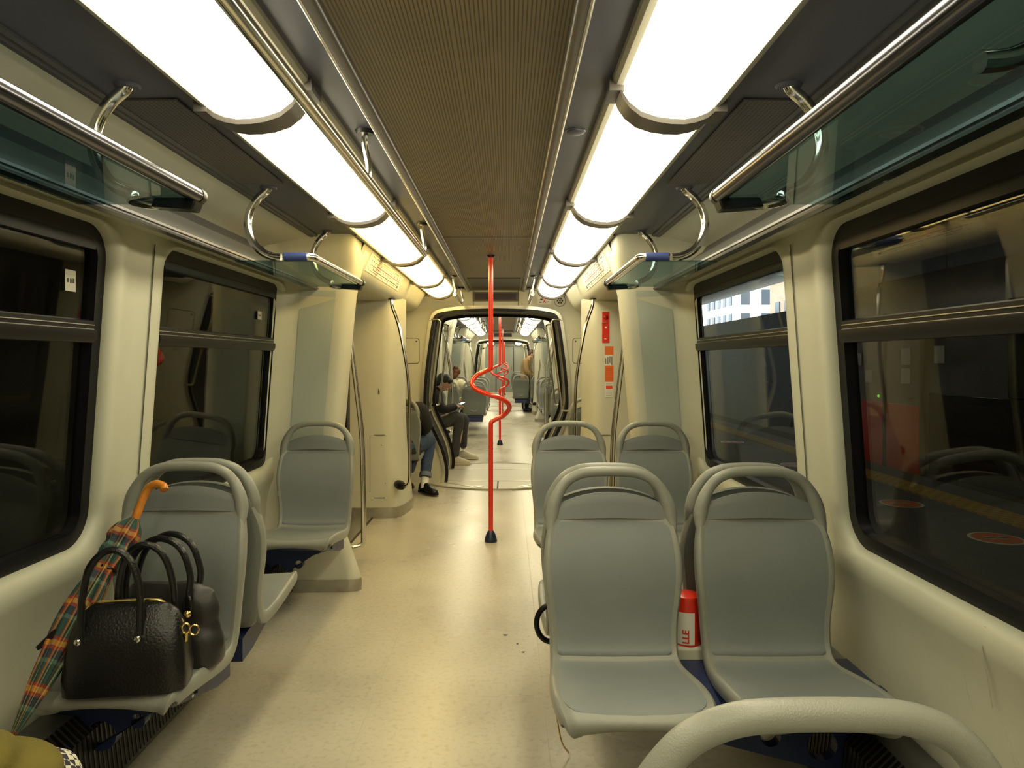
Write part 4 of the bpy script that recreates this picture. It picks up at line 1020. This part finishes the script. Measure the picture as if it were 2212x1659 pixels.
# front bag
e = thing('handbag', 'structured black leather handbag with gold frame, front of left seat', 'bag', (-.905, 1.90, .432), rz=.16)
b = MB(); b.loft([rring(0, 0, z, a, d, p) for z, a, d, p in ((.0, .145, .055, 5), (.006, .156, .065, 5), (.05, .158, .068, 5), (.12, .150, .060, 4.5), (.17, .140, .045, 4), (.205, .125, .026, 3.5), (.225, .105, .016, 3), (.232, .09, .010, 3))])
obj('body', b, M['leather'], e, sharp=50)
P = [(-.118, -.001, .205), (-.095, -.001, .232), (-.06, -.001, .238), (.05, -.001, .238), (.09, -.001, .228), (.138, -.001, .172)]
obj('frame_clasp', MB().tube(spline(P, 4), .0042, 8), M['gold'], e, label='gold frame bar')
for yy, dx in ((-.045, -.02), (.03, .045)):
    hp = [(-.085 + dx, yy, .16), (-.083 + dx, yy * .9, .26), (-.065 + dx, yy * .8, .345), (-.02 + dx, yy * .6, .385), (.03 + dx, yy * .7, .36), (.058 + dx, yy * .8, .28), (.062 + dx, yy, .16)]
    obj('handle', MB().tube(spline(hp, 6), .0095, 10), M['leather'], e)
    for x in (-.085, .062): obj('stud', MB().ell((x + dx, yy * 1.35 - .004, .155), (.009, .005, .009), 10, 6), M['chrome'], e)
b = MB(); b.ell((.152, -.01, .195), (.010, .008, .010), 12, 8); b.tube([(.150 + .010 * math.cos(t * PI / 6), -.02, .160 + .014 * math.sin(t * PI / 6)) for t in range(12)], .003, 6, closed=True); b.tube([(.172 + .012 * math.cos(t * PI / 6), -.02, .155 + .014 * math.sin(t * PI / 6)) for t in range(12)], .0025, 6, closed=True); b.cyl((.152, -.02, .15), (.150, -.02, .125), .005, 8)
obj('ring_charm', b, M['gold'], e, label='gold ring charm')
b = MB(); b.loft([[(-.19, -.01, .17), (-.23, -.01, .13), (-.225, -.01, .12), (-.165, -.01, .15)], [(-.19, .01, .17), (-.23, .01, .13), (-.225, .01, .12), (-.165, .01, .15)]]); obj('side_tab', b, M['leather'], e)
# rear slouchy bag
e = thing('shoulder_bag', 'soft slouching black leather bag leaning against the left seat back', 'bag', (-.880, 2.085, .412), rz=-.1)
b = MB(); b.loft([rring(cx, 0, z, a, d, p) for cx, z, a, d, p in ((.0, .0, .13, .055, 3), (.005, .012, .152, .068, 3), (.008, .05, .155, .070, 3), (.0, .10, .140, .062, 2.6), (-.004, .14, .138, .055, 2.5), (.0, .19, .146, .045, 2.4), (.0, .23, .140, .028, 2.3), (-.01, .248, .115, .016, 2.2), (-.01, .252, .08, .008, 2.2))])
b.ell((.070, -.005, .185), (.092, .045, .070), rot=Matrix.Rotation(.45, 3, 'Y')); b.ell((.075, -.005, .075), (.095, .060, .078)); b.ell((.085, .0, .125), (.070, .045, .05)); b.ell((-.09, -.0, .18), (.06, .04, .065))
remesh_obj('body', b, M['leather2'], e, .008, 18)
for yy in (-.04, .015):
    hp = [(-.12, yy, .20), (-.115, yy, .28), (-.08, yy, .355), (-.015, yy, .39), (.05, yy, .365), (.082, yy, .29), (.085, yy - .01, .235), (.086, yy - .015, .195)]
    obj('handle', MB().tube(spline(hp, 6), [.008] * 36 + [.009, .010, .012, .013, .013, .012, .008], 10, flat=.8) if False else MB().tube(spline(hp, 6), .0095, 10), M['leather'], e)
obj('handle_tab', MB().ell((.086, -.058, .205), (.015, .006, .028), 14, 10), M['leather'], e)
# umbrella
def U(px, py, Y): return Vector((.13 + (px - 1097) * Y / 1500, Y, 1.325 - (py - 780) * Y / 1500))
e = thing('umbrella', 'furled tartan umbrella with orange wooden hook leaning by the left window', 'umbrella', tuple(U(28, 1590, 1.74)))
O = U(28, 1590, 1.74)
h0, h1, h2, h3 = U(352, 1050, 2.15), U(335, 1046, 2.16), U(316, 1062, 2.16), U(292, 1120, 2.14)
obj('hook_handle', MB().tube([p - O for p in spline([h0 + Vector((.01, -.01, -.012)), h0, h1, h2, h3], 6)], [.008] + [.0125] * 24, 12), M['wood'], e)
A = U(292, 1118, 2.145) - O; Bp = Vector((0, 0, 0)); ax = (Bp - A); Lx = ax.length; ax.normalize()
n1 = ax.cross(Vector((0, 0, 1))).normalized(); n2 = ax.cross(n1)
prof_u = [(0, .006), (.02, .018), (.06, .034), (.11, .040), (.15, .033), (.19, .036), (.26, .030), (.30, .027), (.40, .036), (.50, .040), (.60, .038), (.70, .032), (.80, .026), (.90, .017), (.97, .010), (1.0, .006)]
b = MB(); rings = []; prs = [(p.x, p.y) for p in spline([(a_, r_, 0) for a_, r_ in prof_u], 5)]; NS = 48
for (t, r) in prs:
    bend = n2 * (-.012 * math.sin(PI * t))
    rings.append([A + ax * (t * Lx) + bend + (n1 * math.cos(2 * PI * j / NS) + n2 * math.sin(2 * PI * j / NS)) * r * (1 + .16 * math.sin(8 * 2 * PI * j / NS + t * 5)) for j in range(NS)])
b.loft(rings)
me = bpy.data.meshes.new('canopy'); me.from_pydata(b.v, [], b.f); me.materials.append(M['tartan'])
uvl = me.uv_layers.new(name='UVMap')
for poly in me.polygons:
    poly.use_smooth = True
    for li in poly.loop_indices:
        vi = me.loops[li].vertex_index; uvl.data[li].uv = ((vi % NS) / NS if not ((vi % NS) == 0 and max(me.loops[x].vertex_index % NS for x in poly.loop_indices) > NS / 2) else 1.0, prs[vi // NS][0])
o = bpy.data.objects.new('canopy', me); COL.objects.link(o); o.parent = e
obj('tie_strap', MB().tube([A + ax * (.28 * Lx) + (n1 * math.cos(2 * PI * j / 20) + n2 * math.sin(2 * PI * j / 20)) * .030 for j in range(20)], .005, 6, closed=True), M['leather'], e)
obj('tip', MB().tube([Bp - ax * .03, Bp, Bp + ax * .03], [.008, .007, .004], 10), M['black'], e)

# ------------------------------------------------------------------ people
def V(*a): return Vector(a)
def limb(b, pts, rad, seg=14):
    sp = spline(pts, 5); n = len(sp); R = []
    for i in range(n):
        t = i / (n - 1) * (len(rad) - 1); k = min(int(t), len(rad) - 2); R.append(rad[k] + (rad[k + 1] - rad[k]) * (t - k))
    b.tube(sp, R, seg)
    b.ell(sp[0], (R[0],) * 3, 12, 8); b.ell(sp[-1], (R[-1],) * 3, 12, 8)
def hand(b, w, d, side, curl=.5, palm=V(0, 0, -1)):
    d = d.normalized(); q = d.cross(palm).normalized() * side; p = palm.normalized()
    c = w + d * .045
    rot = Matrix((q, d, p)).transposed()
    b.ell(c, (.040, .052, .016), 14, 10, rot=rot)
    for k, (o_, L) in enumerate(((-.030, .058), (-.010, .066), (.010, .062), (.029, .050))):
        s0 = w + d * .085 + q * o_; pts = [s0]; dd = d.copy()
        for j in range(3):
            dd = (dd + p * curl * .8).normalized(); pts.append(pts[-1] + dd * L / 3)
        limb(b, pts, (.0092, .0085, .0070), 8)
    t0 = w + d * .03 - q * .030; limb(b, [t0, t0 - q * .028 + d * .022 + p * .010, t0 - q * .030 + d * .055 + p * .025], (.011, .010, .008), 8)
def shoe(e, ank, dirv, m, sole_m, name='shoe'):
    d = Vector((dirv[0], dirv[1], 0)).normalized(); q = Vector((-d.y, d.x, 0)); g = ank.z - .085
    b = MB()
    rings = []
    for t, w, h in ((-.075, .022, .05), (-.065, .034, .080), (-.03, .038, .105), (.02, .039, .098), (.07, .042, .075), (.12, .046, .058), (.165, .043, .048), (.19, .030, .036), (.20, .012, .020)):
        c = Vector((ank.x, ank.y, g)) + d * t
        rings.append([c + q * (w * x) + Vector((0, 0, .012 + h * z_)) for x, z_ in ((-1, 0), (-1.02, .3), (-.9, .7), (-.5, .97), (0, 1), (.5, .97), (.9, .7), (1.02, .3), (1, 0))])
    b.loft(rings); o = obj(name, b, m, e, sub=1)
    b = MB(); rings = []
    for t, w in ((-.080, .024), (-.06, .038), (0, .042), (.08, .046), (.13, .049), (.18, .040), (.207, .018)):
        c = Vector((ank.x, ank.y, g)) + d * t; rings.append([c + q * w, c - q * w, c - q * w + Vector((0, 0, .020)), c + q * w + Vector((0, 0, .020))])
    b.loft(rings); obj('sole', b, sole_m, o)
    return o
def person(lbl, J, mats, origin, hair_style='short', face=V(0, -1, 0), hands=(V(0, 0, -1), V(0, 0, -1)), vox=.011, thick=1.0, skirt=False, cap=False):
    """J: dict of joints in world coordinates"""
    e = thing('person', lbl, 'person', origin); O = Vector(origin)
    j = {k: Vector(v) - O for k, v in J.items()}
    f = face.normalized(); up = (j['head'] - j['neck']).normalized(); up = (up + V(0, 0, .6)).normalized(); f = (f - up * f.dot(up)).normalized(); rt = f.cross(up)
    rot = Matrix((rt, f, up)).transposed(); H = j['head']
    b = MB()
    b.ell(H + up * .02, (.074, .092, .098), 22, 14, rot=rot); b.ell(H - up * .045 + f * .018, (.055, .065, .065), 18, 12, rot=rot)
    limb(b, [j['neck'], H - up * .05 - f * .012], (.056, .050))
    b.ell(H + f * .100 - up * .012, (.011, .018, .022), 10, 8, rot=rot); b.ell(H + f * .090 - up * .052, (.022, .012, .010), 10, 8, rot=rot)
    for s_ in (-1, 1): b.ell(H + rt * .076 * s_ - up * .005, (.010, .020, .030), 10, 8, rot=rot); b.ell(H + rt * .030 * s_ + f * .084 + up * .012, (.016, .010, .010), 10, 6, rot=rot)
    # inner torso + limbs keep the body one surface
    b.tube([j['pelvis'], (j['pelvis'] + j['chest']) / 2, j['chest'], j['neck']], [.11, .10, .12, .06], 16)
    for s_ in 'lr':
        limb(b, [j['chest'] * .3 + j['sh_' + s_] * .7, j['sh_' + s_], j['el_' + s_], j['wr_' + s_]], (.045, .045, .038, .026))
        limb(b, [j['pelvis'], j['hip_' + s_], j['kn_' + s_], j['an_' + s_]], (.09, .075, .052, .036))
    for s_, sd, hp in (('l', 1, hands[0]), ('r', -1, hands[1])): hand(b, j['wr_' + s_], j['wr_' + s_] - j['el_' + s_], sd, .55, hp)
    remesh_obj('body', b, mats['skin'], e, .0075, 3)
    for s_ in (-1, 1):
        obj('eye', MB().ell(H + rt * .030 * s_ + f * .091 + up * .010, (.007, .005, .005), 10, 6, rot=rot), M['ink'], e)
    # top
    b = MB(); T = 1.0 * thick
    ch, pl = j['chest'], j['pelvis']
    mid = (ch + pl) / 2
    sw = (j['sh_l'] - j['sh_r']).normalized(); fw = sw.cross(V(0, 0, 1)).normalized(); 
    spine = (ch - pl).normalized(); rings = []
    for c, a_, d_ in ((pl - spine * .09, .165 * T, .125 * T), (pl, .172 * T, .13 * T), (mid, .155 * T, .12 * T), (ch, .185 * T, .125 * T), (ch + spine * .10, .175 * T, .105 * T), (j['neck'] - spine * .015, .085, .075), (j['neck'] + spine * .03, .062, .062)):
        fd = sw.cross(spine).normalized(); rings.append([c + sw * (a_ * math.cos(2 * PI * i / 24)) + fd * (d_ * math.sin(2 * PI * i / 24)) for i in range(24)])
    b.loft(rings)
    for s_ in 'lr': 
        wr = j['wr_' + s_]; el = j['el_' + s_]; limb(b, [ch * .45 + j['sh_' + s_] * .55 + spine * .02, j['sh_' + s_], el, wr + (el - wr) * .06], (.075 * T, .068 * T, .056 * T, .042))
    remesh_obj('jacket', b, mats['top'], e, vox, 5)
    # trousers
    b = MB()
    b.ell(pl - spine * .02, (.165 * T, .14 * T, .12), 20, 12)
    for s_ in 'lr':
        kn, an = j['kn_' + s_], j['an_' + s_]
        limb(b, [pl * .4 + j['hip_' + s_] * .6, j['hip_' + s_] * .5 + kn * .5, kn, kn * .5 + an * .5, an + (kn - an) * mats.get('short', .08)], (.095, .088, .070, .060, .052))
    if skirt:
        k = (j['kn_l'] + j['kn_r']) / 2
    remesh_obj('trousers', b, mats['bottom'], e, vox, 4)
    # hair
    b = MB()
    b.ell(H + up * .035 - f * .018, (.083, .096, .094), 20, 14, rot=rot)
    if hair_style == 'short': b.ell(H + up * .085 + f * .045, (.066, .045, .032), 14, 10, rot=rot); b.ell(H - f * .055 - up * .01, (.070, .05, .07), 14, 10, rot=rot)
    if hair_style == 'fringe': b.ell(H + up * .065 + f * .062, (.066, .036, .042), 14, 10, rot=rot); b.ell(H - f * .055 - up * .02, (.074, .05, .075), 14, 10, rot=rot)
    if hair_style == 'bun': b.ell(H - f * .05 - up * .03, (.08, .06, .09), 14, 10, rot=rot); b.ell(H + up * .10 - f * .08, (.045, .045, .04), 14, 10, rot=rot)
    remesh_obj('hair', b, mats['hair'], e, .009, 4)
    return e, j
# man in black with phone, past the gangway
J = dict(pelvis=(-.92, 9.02, .52), chest=(-.84, 8.98, .82), neck=(-.79, 8.97, .97), head=(-.70, 8.95, 1.045), sh_l=(-.81, 9.15, .90), sh_r=(-.80, 8.80, .90), el_l=(-.74, 9.22, .70), el_r=(-.70, 8.76, .72), wr_l=(-.56, 9.08, .735), wr_r=(-.54, 8.90, .735),
         hip_l=(-.86, 9.12, .50), hip_r=(-.86, 8.90, .50), kn_l=(-.47, 9.30, .56), kn_r=(-.50, 8.90, .60), an_l=(-.47, 9.36, .165), an_r=(-.545, 8.86, .095))
pm, j = person('seated man in black jacket and grey trousers looking down at phone', J, dict(skin=M['skin'], top=M['blackcloth'], bottom=M['greycloth'], hair=M['blackhair']), (-.92, 9.02, 0), 'fringe', face=V(.75, -.05, -.55))
shoe(pm, j['an_l'] - V(0, 0, .07), (1, -.1), M['sneaker'], M['sole']); shoe(pm, j['an_r'], (1, -.15), M['sneaker'], M['sole'])
b = MB(); b.box(-.035, .035, -.075, .075, -.004, .004); o = thing('phone', 'dark phone held in the hands of the man in black', 'phone', (-.465, 8.99, .775))
q = obj('case', b, M['phone'], o, bevel=.003); q.rotation_euler = (0, -.45, .35); q2 = obj('screen', MB().box(-.031, .031, -.069, .069, .004, .0048), M['screen'], o); q2.rotation_euler = (0, -.45, .35)
# person in jeans behind the left pillar
J = dict(pelvis=(-.88, 6.72, .52), chest=(-.89, 6.78, .80), neck=(-.93, 6.84, .94), head=(-.97, 6.92, 1.01), sh_l=(-1.07, 6.80, .88), sh_r=(-.72, 6.80, .85), el_l=(-1.08, 6.88, .68), el_r=(-.67, 6.86, .68), wr_l=(-.98, 7.05, .60), wr_r=(-.76, 7.06, .60),
         hip_l=(-.97, 6.80, .49), hip_r=(-.79, 6.80, .49), kn_l=(-.96, 7.16, .52), kn_r=(-.68, 7.12, .52), an_l=(-.93, 7.02, .10), an_r=(-.70, 6.92, .10))
pj, j = person('person in black hoodie and rolled jeans seated behind left door pillar', J, dict(skin=M['skin'], top=M['blackcloth'], bottom=M['denim'], hair=M['blackhair'], short=.20), (-.88, 6.72, 0), 'short', face=V(0, 1, -.2))
for k in ('l', 'r'):
    an, kn = j['an_' + k], j['kn_' + k]; c = an + (kn - an) * .20
    obj('cuff', MB().tube([c - (kn - an).normalized() * .02, c + (kn - an).normalized() * .025], [.062, .060], 20), M['cuff'], pj)
    obj('sock', MB().tube([an - (kn - an) * .1, an, an + (kn - an) * .22], [.036, .038, .042], 16), M['sock'], pj, label='white sock')
    shoe(pj, an, (.55, -.6) if k == 'r' else (.3, .9), M['black'], M['rubber'])
# woman in cream coat in the middle carriage
J = dict(pelvis=(-.93, 12.38, .52), chest=(-.90, 12.33, .84), neck=(-.86, 12.32, 1.0), head=(-.80, 12.34, 1.10), sh_l=(-1.07, 12.33, .93), sh_r=(-.68, 12.30, .92), el_l=(-1.10, 12.45, .68), el_r=(-.64, 12.38, .66), wr_l=(-1.0, 12.65, .62), wr_r=(-.80, 12.64, .62),
         hip_l=(-1.02, 12.45, .49), hip_r=(-.84, 12.45, .49), kn_l=(-1.0, 12.85, .52), kn_r=(-.82, 12.85, .52), an_l=(-1.0, 12.80, .1), an_r=(-.82, 12.80, .1))
pw, j = person('person with auburn hair and cream coat, back to camera, left side of middle carriage', J, dict(skin=M['skin'], top=M['creamcoat'], bottom=M['greycloth'], hair=M['redhair']), (-.93, 12.38, 0), 'bun', face=V(.3, 1, -.3), thick=1.05)
for k in 'lr': shoe(pw, j['an_' + k], (0, 1), M['black'], M['rubber'])
# person in brown coat, far
J = dict(pelvis=(.60, 18.35, .88), chest=(.62, 18.32, 1.22), neck=(.68, 18.32, 1.40), head=(.76, 18.34, 1.50), sh_l=(.68, 18.50, 1.32), sh_r=(.60, 18.12, 1.32), el_l=(.72, 18.54, 1.05), el_r=(.64, 18.06, 1.05), wr_l=(.84, 18.48, .92), wr_r=(.84, 18.12, .92),
         hip_l=(.62, 18.45, .84), hip_r=(.62, 18.25, .84), kn_l=(.66, 18.46, .48), kn_r=(.66, 18.22, .48), an_l=(.62, 18.46, .09), an_r=(.62, 18.20, .09))
pb, j = person('person in tan brown coat standing by the right side of second gangway', J, dict(skin=M['skin'], top=M['browncoat'], bottom=M['blackcloth'], hair=M['brownhair']), (.62, 18.32, 0), 'short', face=V(1, 0, -.2), thick=1.12)
for k in 'lr': shoe(pb, j['an_' + k], (1, 0), M['black'], M['rubber'])
# person in olive, bottom left corner
J = dict(pelvis=(-.93, .80, .54), chest=(-.94, .74, .90), neck=(-.94, .74, 1.07), head=(-.94, .78, 1.19), sh_l=(-1.12, .76, .98), sh_r=(-.76, .76, .98), el_l=(-1.08, .90, .70), el_r=(-.74, .90, .80), wr_l=(-.97, 1.10, .68), wr_r=(-.775, 1.13, .705),
         hip_l=(-1.02, .88, .50), hip_r=(-.84, .88, .50), kn_l=(-.98, 1.24, .545), kn_r=(-.715, 1.26, .55), an_l=(-.98, 1.22, .1), an_r=(-.74, 1.24, .1))
po, j = person('person in olive jacket and houndstooth trousers, bottom left corner', J, dict(skin=M['skin'], top=M['olive'], bottom=M['hound'], hair=M['brownhair']), (-.93, .80, 0), 'short', face=V(0, 1, -.3), thick=1.05)
for k in 'lr': shoe(po, j['an_' + k], (0, 1), M['black'], M['rubber'])
b = MB(); b.ell((.15, .39, .60), (.135, .12, .055), 20, 12); b.ell((.05, .24, .62), (.20, .16, .07)); b.ell((.17, .30, .66), (.075, .13, .05))
remesh_obj('jacket_front', b, M['olive'], po, .012, 5)

# ------------------------------------------------------------------ window stickers
def wst(s, y, z, w, h, lbl, outside=False):
    e = sticker((s * (wu(z) + .034), y, z), w, h, lbl, base='lampframe', marks=[(-.35, -.2, -.1, .1, 'ink'), (-.05, .08, -.12, .1, 'ink'), (.2, .33, -.1, .12, 'ink'), (-.4, .4, .28, .33, 'lampframe')], rz=-s * PI / 2 if s > 0 else PI / 2)
    return e
wst(-1, 2.156, 1.575, .052, .066, 'white pictogram sticker on the near left upper pane')
wst(-1, 3.80, 1.575, .06, .045, 'pale blue-white sticker on second left upper pane')

# small seams, scratches and scuffs
b = MB(); b.loft([[(wu(z) - .016 + (.004 if z < .62 else 0), y, z) for z in (.52, .57, .60, .63, .66, .69, .71)] for y in (1.606, 1.611)], closed=False); obj('trim_94', b, M['lampframe'], kind='structure')
e = thing('scratch_marks', 'thin dark scratches on the wall below the nearest right window', 'scratch', (0, 0, 0))
for (y0, z0, y1, z1) in ((1.60, .50, 1.52, .40), (1.57, .44, 1.50, .34), (1.72, .55, 1.70, .47), (1.45, .42, 1.38, .30)):
    b = MB(); b.tube(spline([(wu(z0) + .001, y0, z0), (wu((z0 + z1) / 2) + .001, (y0 + y1) / 2 + .006, (z0 + z1) / 2), (wu(z1) + .001, y1, z1)], 5), .0016, 6); obj('stroke', b, M['lampframe'], e)
for k, (px, py, r) in enumerate(((1092, 1372, .008), (1118, 1391, .0045), (1131, 1409, .006))):
    Y = 1.325 * 1500 / (py - 780); X = .13 + (px - 1097) * Y / 1500
    b = MB(); b.loft([[(r * (1.6 if q % 3 else .7) * math.cos(q * PI / 5), r * (1 + .4 * (q % 2)) * math.sin(q * PI / 5), z) for q in range(10)] for z in (0, .0008)])
    o = obj('floor_fleck', b, M['groove']); o.location = (X, Y, .0002); tag(o, 'dark fleck on the beige floor, ' + ('largest and farthest of three', 'smallest of three, in the middle', 'nearest of three')[k], 'fleck')

# ------------------------------------------------------------------ station outside
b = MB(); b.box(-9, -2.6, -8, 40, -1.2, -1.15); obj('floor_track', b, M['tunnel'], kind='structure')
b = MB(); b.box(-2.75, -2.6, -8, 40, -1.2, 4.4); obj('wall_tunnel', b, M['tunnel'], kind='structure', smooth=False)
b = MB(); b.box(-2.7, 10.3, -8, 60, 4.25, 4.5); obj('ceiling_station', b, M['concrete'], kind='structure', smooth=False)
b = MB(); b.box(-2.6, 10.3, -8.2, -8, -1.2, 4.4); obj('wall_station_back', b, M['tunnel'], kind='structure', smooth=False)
b = MB(); b.box(1.50, 4.98, -8, 60, -.9, -.03); obj('floor_platform', b, M['platform'], kind='structure', smooth=False)
b = MB(); b.box(4.62, 4.98, -8, 60, -.03, -.022); obj('trim_93', b, M['concrete'], kind='structure', smooth=False)
o = tag(obj('tactile_strip', MB().box(4.28, 4.60, -8, 60, -.03, -.014), M['tactile'], smooth=False), 'yellow ribbed warning strip along the platform edge', 'tactile strip')
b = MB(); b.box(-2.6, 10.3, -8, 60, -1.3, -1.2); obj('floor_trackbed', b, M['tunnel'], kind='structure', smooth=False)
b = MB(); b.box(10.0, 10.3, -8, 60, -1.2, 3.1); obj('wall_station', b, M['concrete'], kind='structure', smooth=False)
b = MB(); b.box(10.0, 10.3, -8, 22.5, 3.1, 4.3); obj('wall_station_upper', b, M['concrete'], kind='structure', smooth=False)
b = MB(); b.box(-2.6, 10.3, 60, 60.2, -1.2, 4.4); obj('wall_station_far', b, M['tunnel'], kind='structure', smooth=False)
for k, (y, x) in enumerate(((5.3, 3.86), (6.6, 3.87), (9.05, 3.88), (11.6, 3.88))):
    e = thing('floor_sticker', 'round orange queue sticker on the platform, ' + ('nearest of four', 'second of four', 'third of four', 'farthest of four')[k], 'sticker', (x, y, -.03))
    obj('disc', MB().cyl((0, 0, 0), (0, 0, .003), .19, 36), M['white'], e)
    obj('orange_field', MB().cyl((0, 0, .003), (0, 0, .005), .165, 36), M['orange'], e)
    obj('footprint', MB().cyl((-.05, 0, .005), (-.05, 0, .0065), .04, 16).cyl((.05, 0, .005), (.05, 0, .0065), .04, 16).box(-.09, .09, -.015, .015, .005, .0065), M['white'], e)
# train across the platform
e = thing('parked_train', 'dark grey train with red doors standing across the platform', 'train', (5.15, 4, 0))
b = MB(); b.prof([(0, -.9), (0, .2), (-.04, .9), (.03, 1.9), (.25, 2.35), (.8, 2.55), (2.2, 2.55), (2.7, 2.2), (2.8, -.9)], -9, 7.2, closed=True); obj('body', b, M['trainbody'], e, sharp=60)
for (y0, y1) in ((-7.5, -5.9), (-5.5, -3.9), (-.7, .9), (1.2, 2.9)):
    obj('window_band', MB().box(-.06, .0, y0, y1, .95, 1.95), M['traindark'], e, bevel=.02)
obj('dark_panel', MB().box(-.055, .0, 1.0, 4.2, .0, .95), M['traindark'], e, bevel=.01)
for (y0, y1) in ((4.35, 5.08), (5.16, 5.9)):
    d = obj('door_leaf', MB().box(-.07, .0, y0, y1, -.05, 1.95), M['traingrey'], e, bevel=.01)
    obj('red_panel', MB().box(-.078, -.07, y0 + .0, y1 - .0, -.05, .78), M['trainred'], d, bevel=.004)
for (y, z, w, h_) in ((5.75, 1.35, .10, .17), (5.50, 1.12, .17, .17), (4.62, 1.38, .19, .21), (4.62, 1.14, .19, .19), (3.95, 1.40, .18, .20)):
    q = obj('notice_sheet', MB().box(-.085, -.078, y - w / 2, y + w / 2, z - h_ / 2, z + h_ / 2), M['white'], e)
obj('door_button', MB().ell((-.085, 5.25, .86), (.01, .02, .02), 12, 8), emis('green_button', (.2, .8, .05), .5), e)
# one tube over the opposite track; other tubes added to brighten the platform
for k, (x, y) in enumerate(((7.2, 11.2), (3.2, 24), (7.2, 30), (3.3, 1.5), (3.3, 6.0), (3.3, 10.5), (3.3, 15.5))):
    e = thing('platform_lamp', ('lone tube lamp on a rod over the opposite track', 'added tube lamp far down the platform roof', 'added distant tube lamp over the opposite track', 'added unseen tube brightening the platform, level with the near seats', 'added unseen tube brightening the platform, level with the doors', 'added unseen tube brightening the platform, level with the gangway', 'added unseen tube brightening the platform, level with the middle carriage')[k], 'lamp', (x, y, 2.62 if k == 0 else 4.18))
    obj('tube', MB().cyl((-.5, 0, 0), (.5, 0, 0), .035, 14), emis('station_tube', (1.0, .92, .75), 13.0 if k > 2 else 5.0), e)
    obj('housing', MB().box(-.55, .55, -.08, .08, .035, .07), M['concrete'], e)
    if k == 0: obj('hanger', MB().cyl((0, 0, .07), (0, 0, 1.63), .012, 8), M['concrete'], e)
# city beyond the station opening
bl = [(14, 34, 4.5, 5.5, 5.5, 'bldA'), (20, 40, 5, 4, 9, 'bldC'), (14.5, 47.5, 4.5, 7, 6.0, 'bldB'), (21, 50, 6, 7, 10, 'bldA'), (13.5, 28, 3.5, 3.6, 5.0, 'bldB'), (24, 60, 7, 8, 11, 'bldC')]
tt = ['terracotta block nearest the centre', 'tall beige block', 'white block', 'tall terracotta block', 'low white block', 'farthest beige block']
for (x, y, w, d, h_, m), t in zip(bl, tt):
    e = thing('apartment_building', f'daylit {t} seen through the right upper window', 'building', (x, y, -2))
    obj('walls', MB().box(0, w, -d / 2, d / 2, 0, h_ + 2), M[m], e, smooth=False)
    obj('roof', MB().loft([[(-.2, -d / 2 - .2, h_ + 2), (w + .2, -d / 2 - .2, h_ + 2), (w + .2, d / 2 + .2, h_ + 2), (-.2, d / 2 + .2, h_ + 2)], [(w * .3, -d * .2, h_ + 2.5), (w * .7, -d * .2, h_ + 2.5), (w * .7, d * .2, h_ + 2.5), (w * .3, d * .2, h_ + 2.5)]]), M['bldA'], e, smooth=False)
    for k in range(int(d / 1.2)):
        for q in range(3):
            z = 3.9 + q * 1.5
            if z + 1 > h_ + 2: continue
            yy = -d / 2 + .5 + k * 1.2
            obj('window', MB().box(-.06, .0, yy, yy + .55, z, z + .95), M['bwin'], e, smooth=False)
    for k in range(int(w / 1.3)):
        for q in range(3):
            z = 3.9 + q * 1.5
            if z + 1 > h_ + 2: continue
            xx = .4 + k * 1.3
            obj('window', MB().box(xx, xx + .55, -d / 2 - .06, -d / 2, z, z + .95), M['bwin'], e, smooth=False)
bpy.context.view_layer.update()
dg = bpy.context.evaluated_depsgraph_get()
for o in [o for o in S.objects if o.type == 'FONT']:
    me = bpy.data.meshes.new_from_object(o.evaluated_get(dg)); n = bpy.data.objects.new(o.name + '_print', me); COL.objects.link(n)
    n.parent = o.parent; n.matrix_local = o.matrix_local.copy(); bpy.data.objects.remove(o)
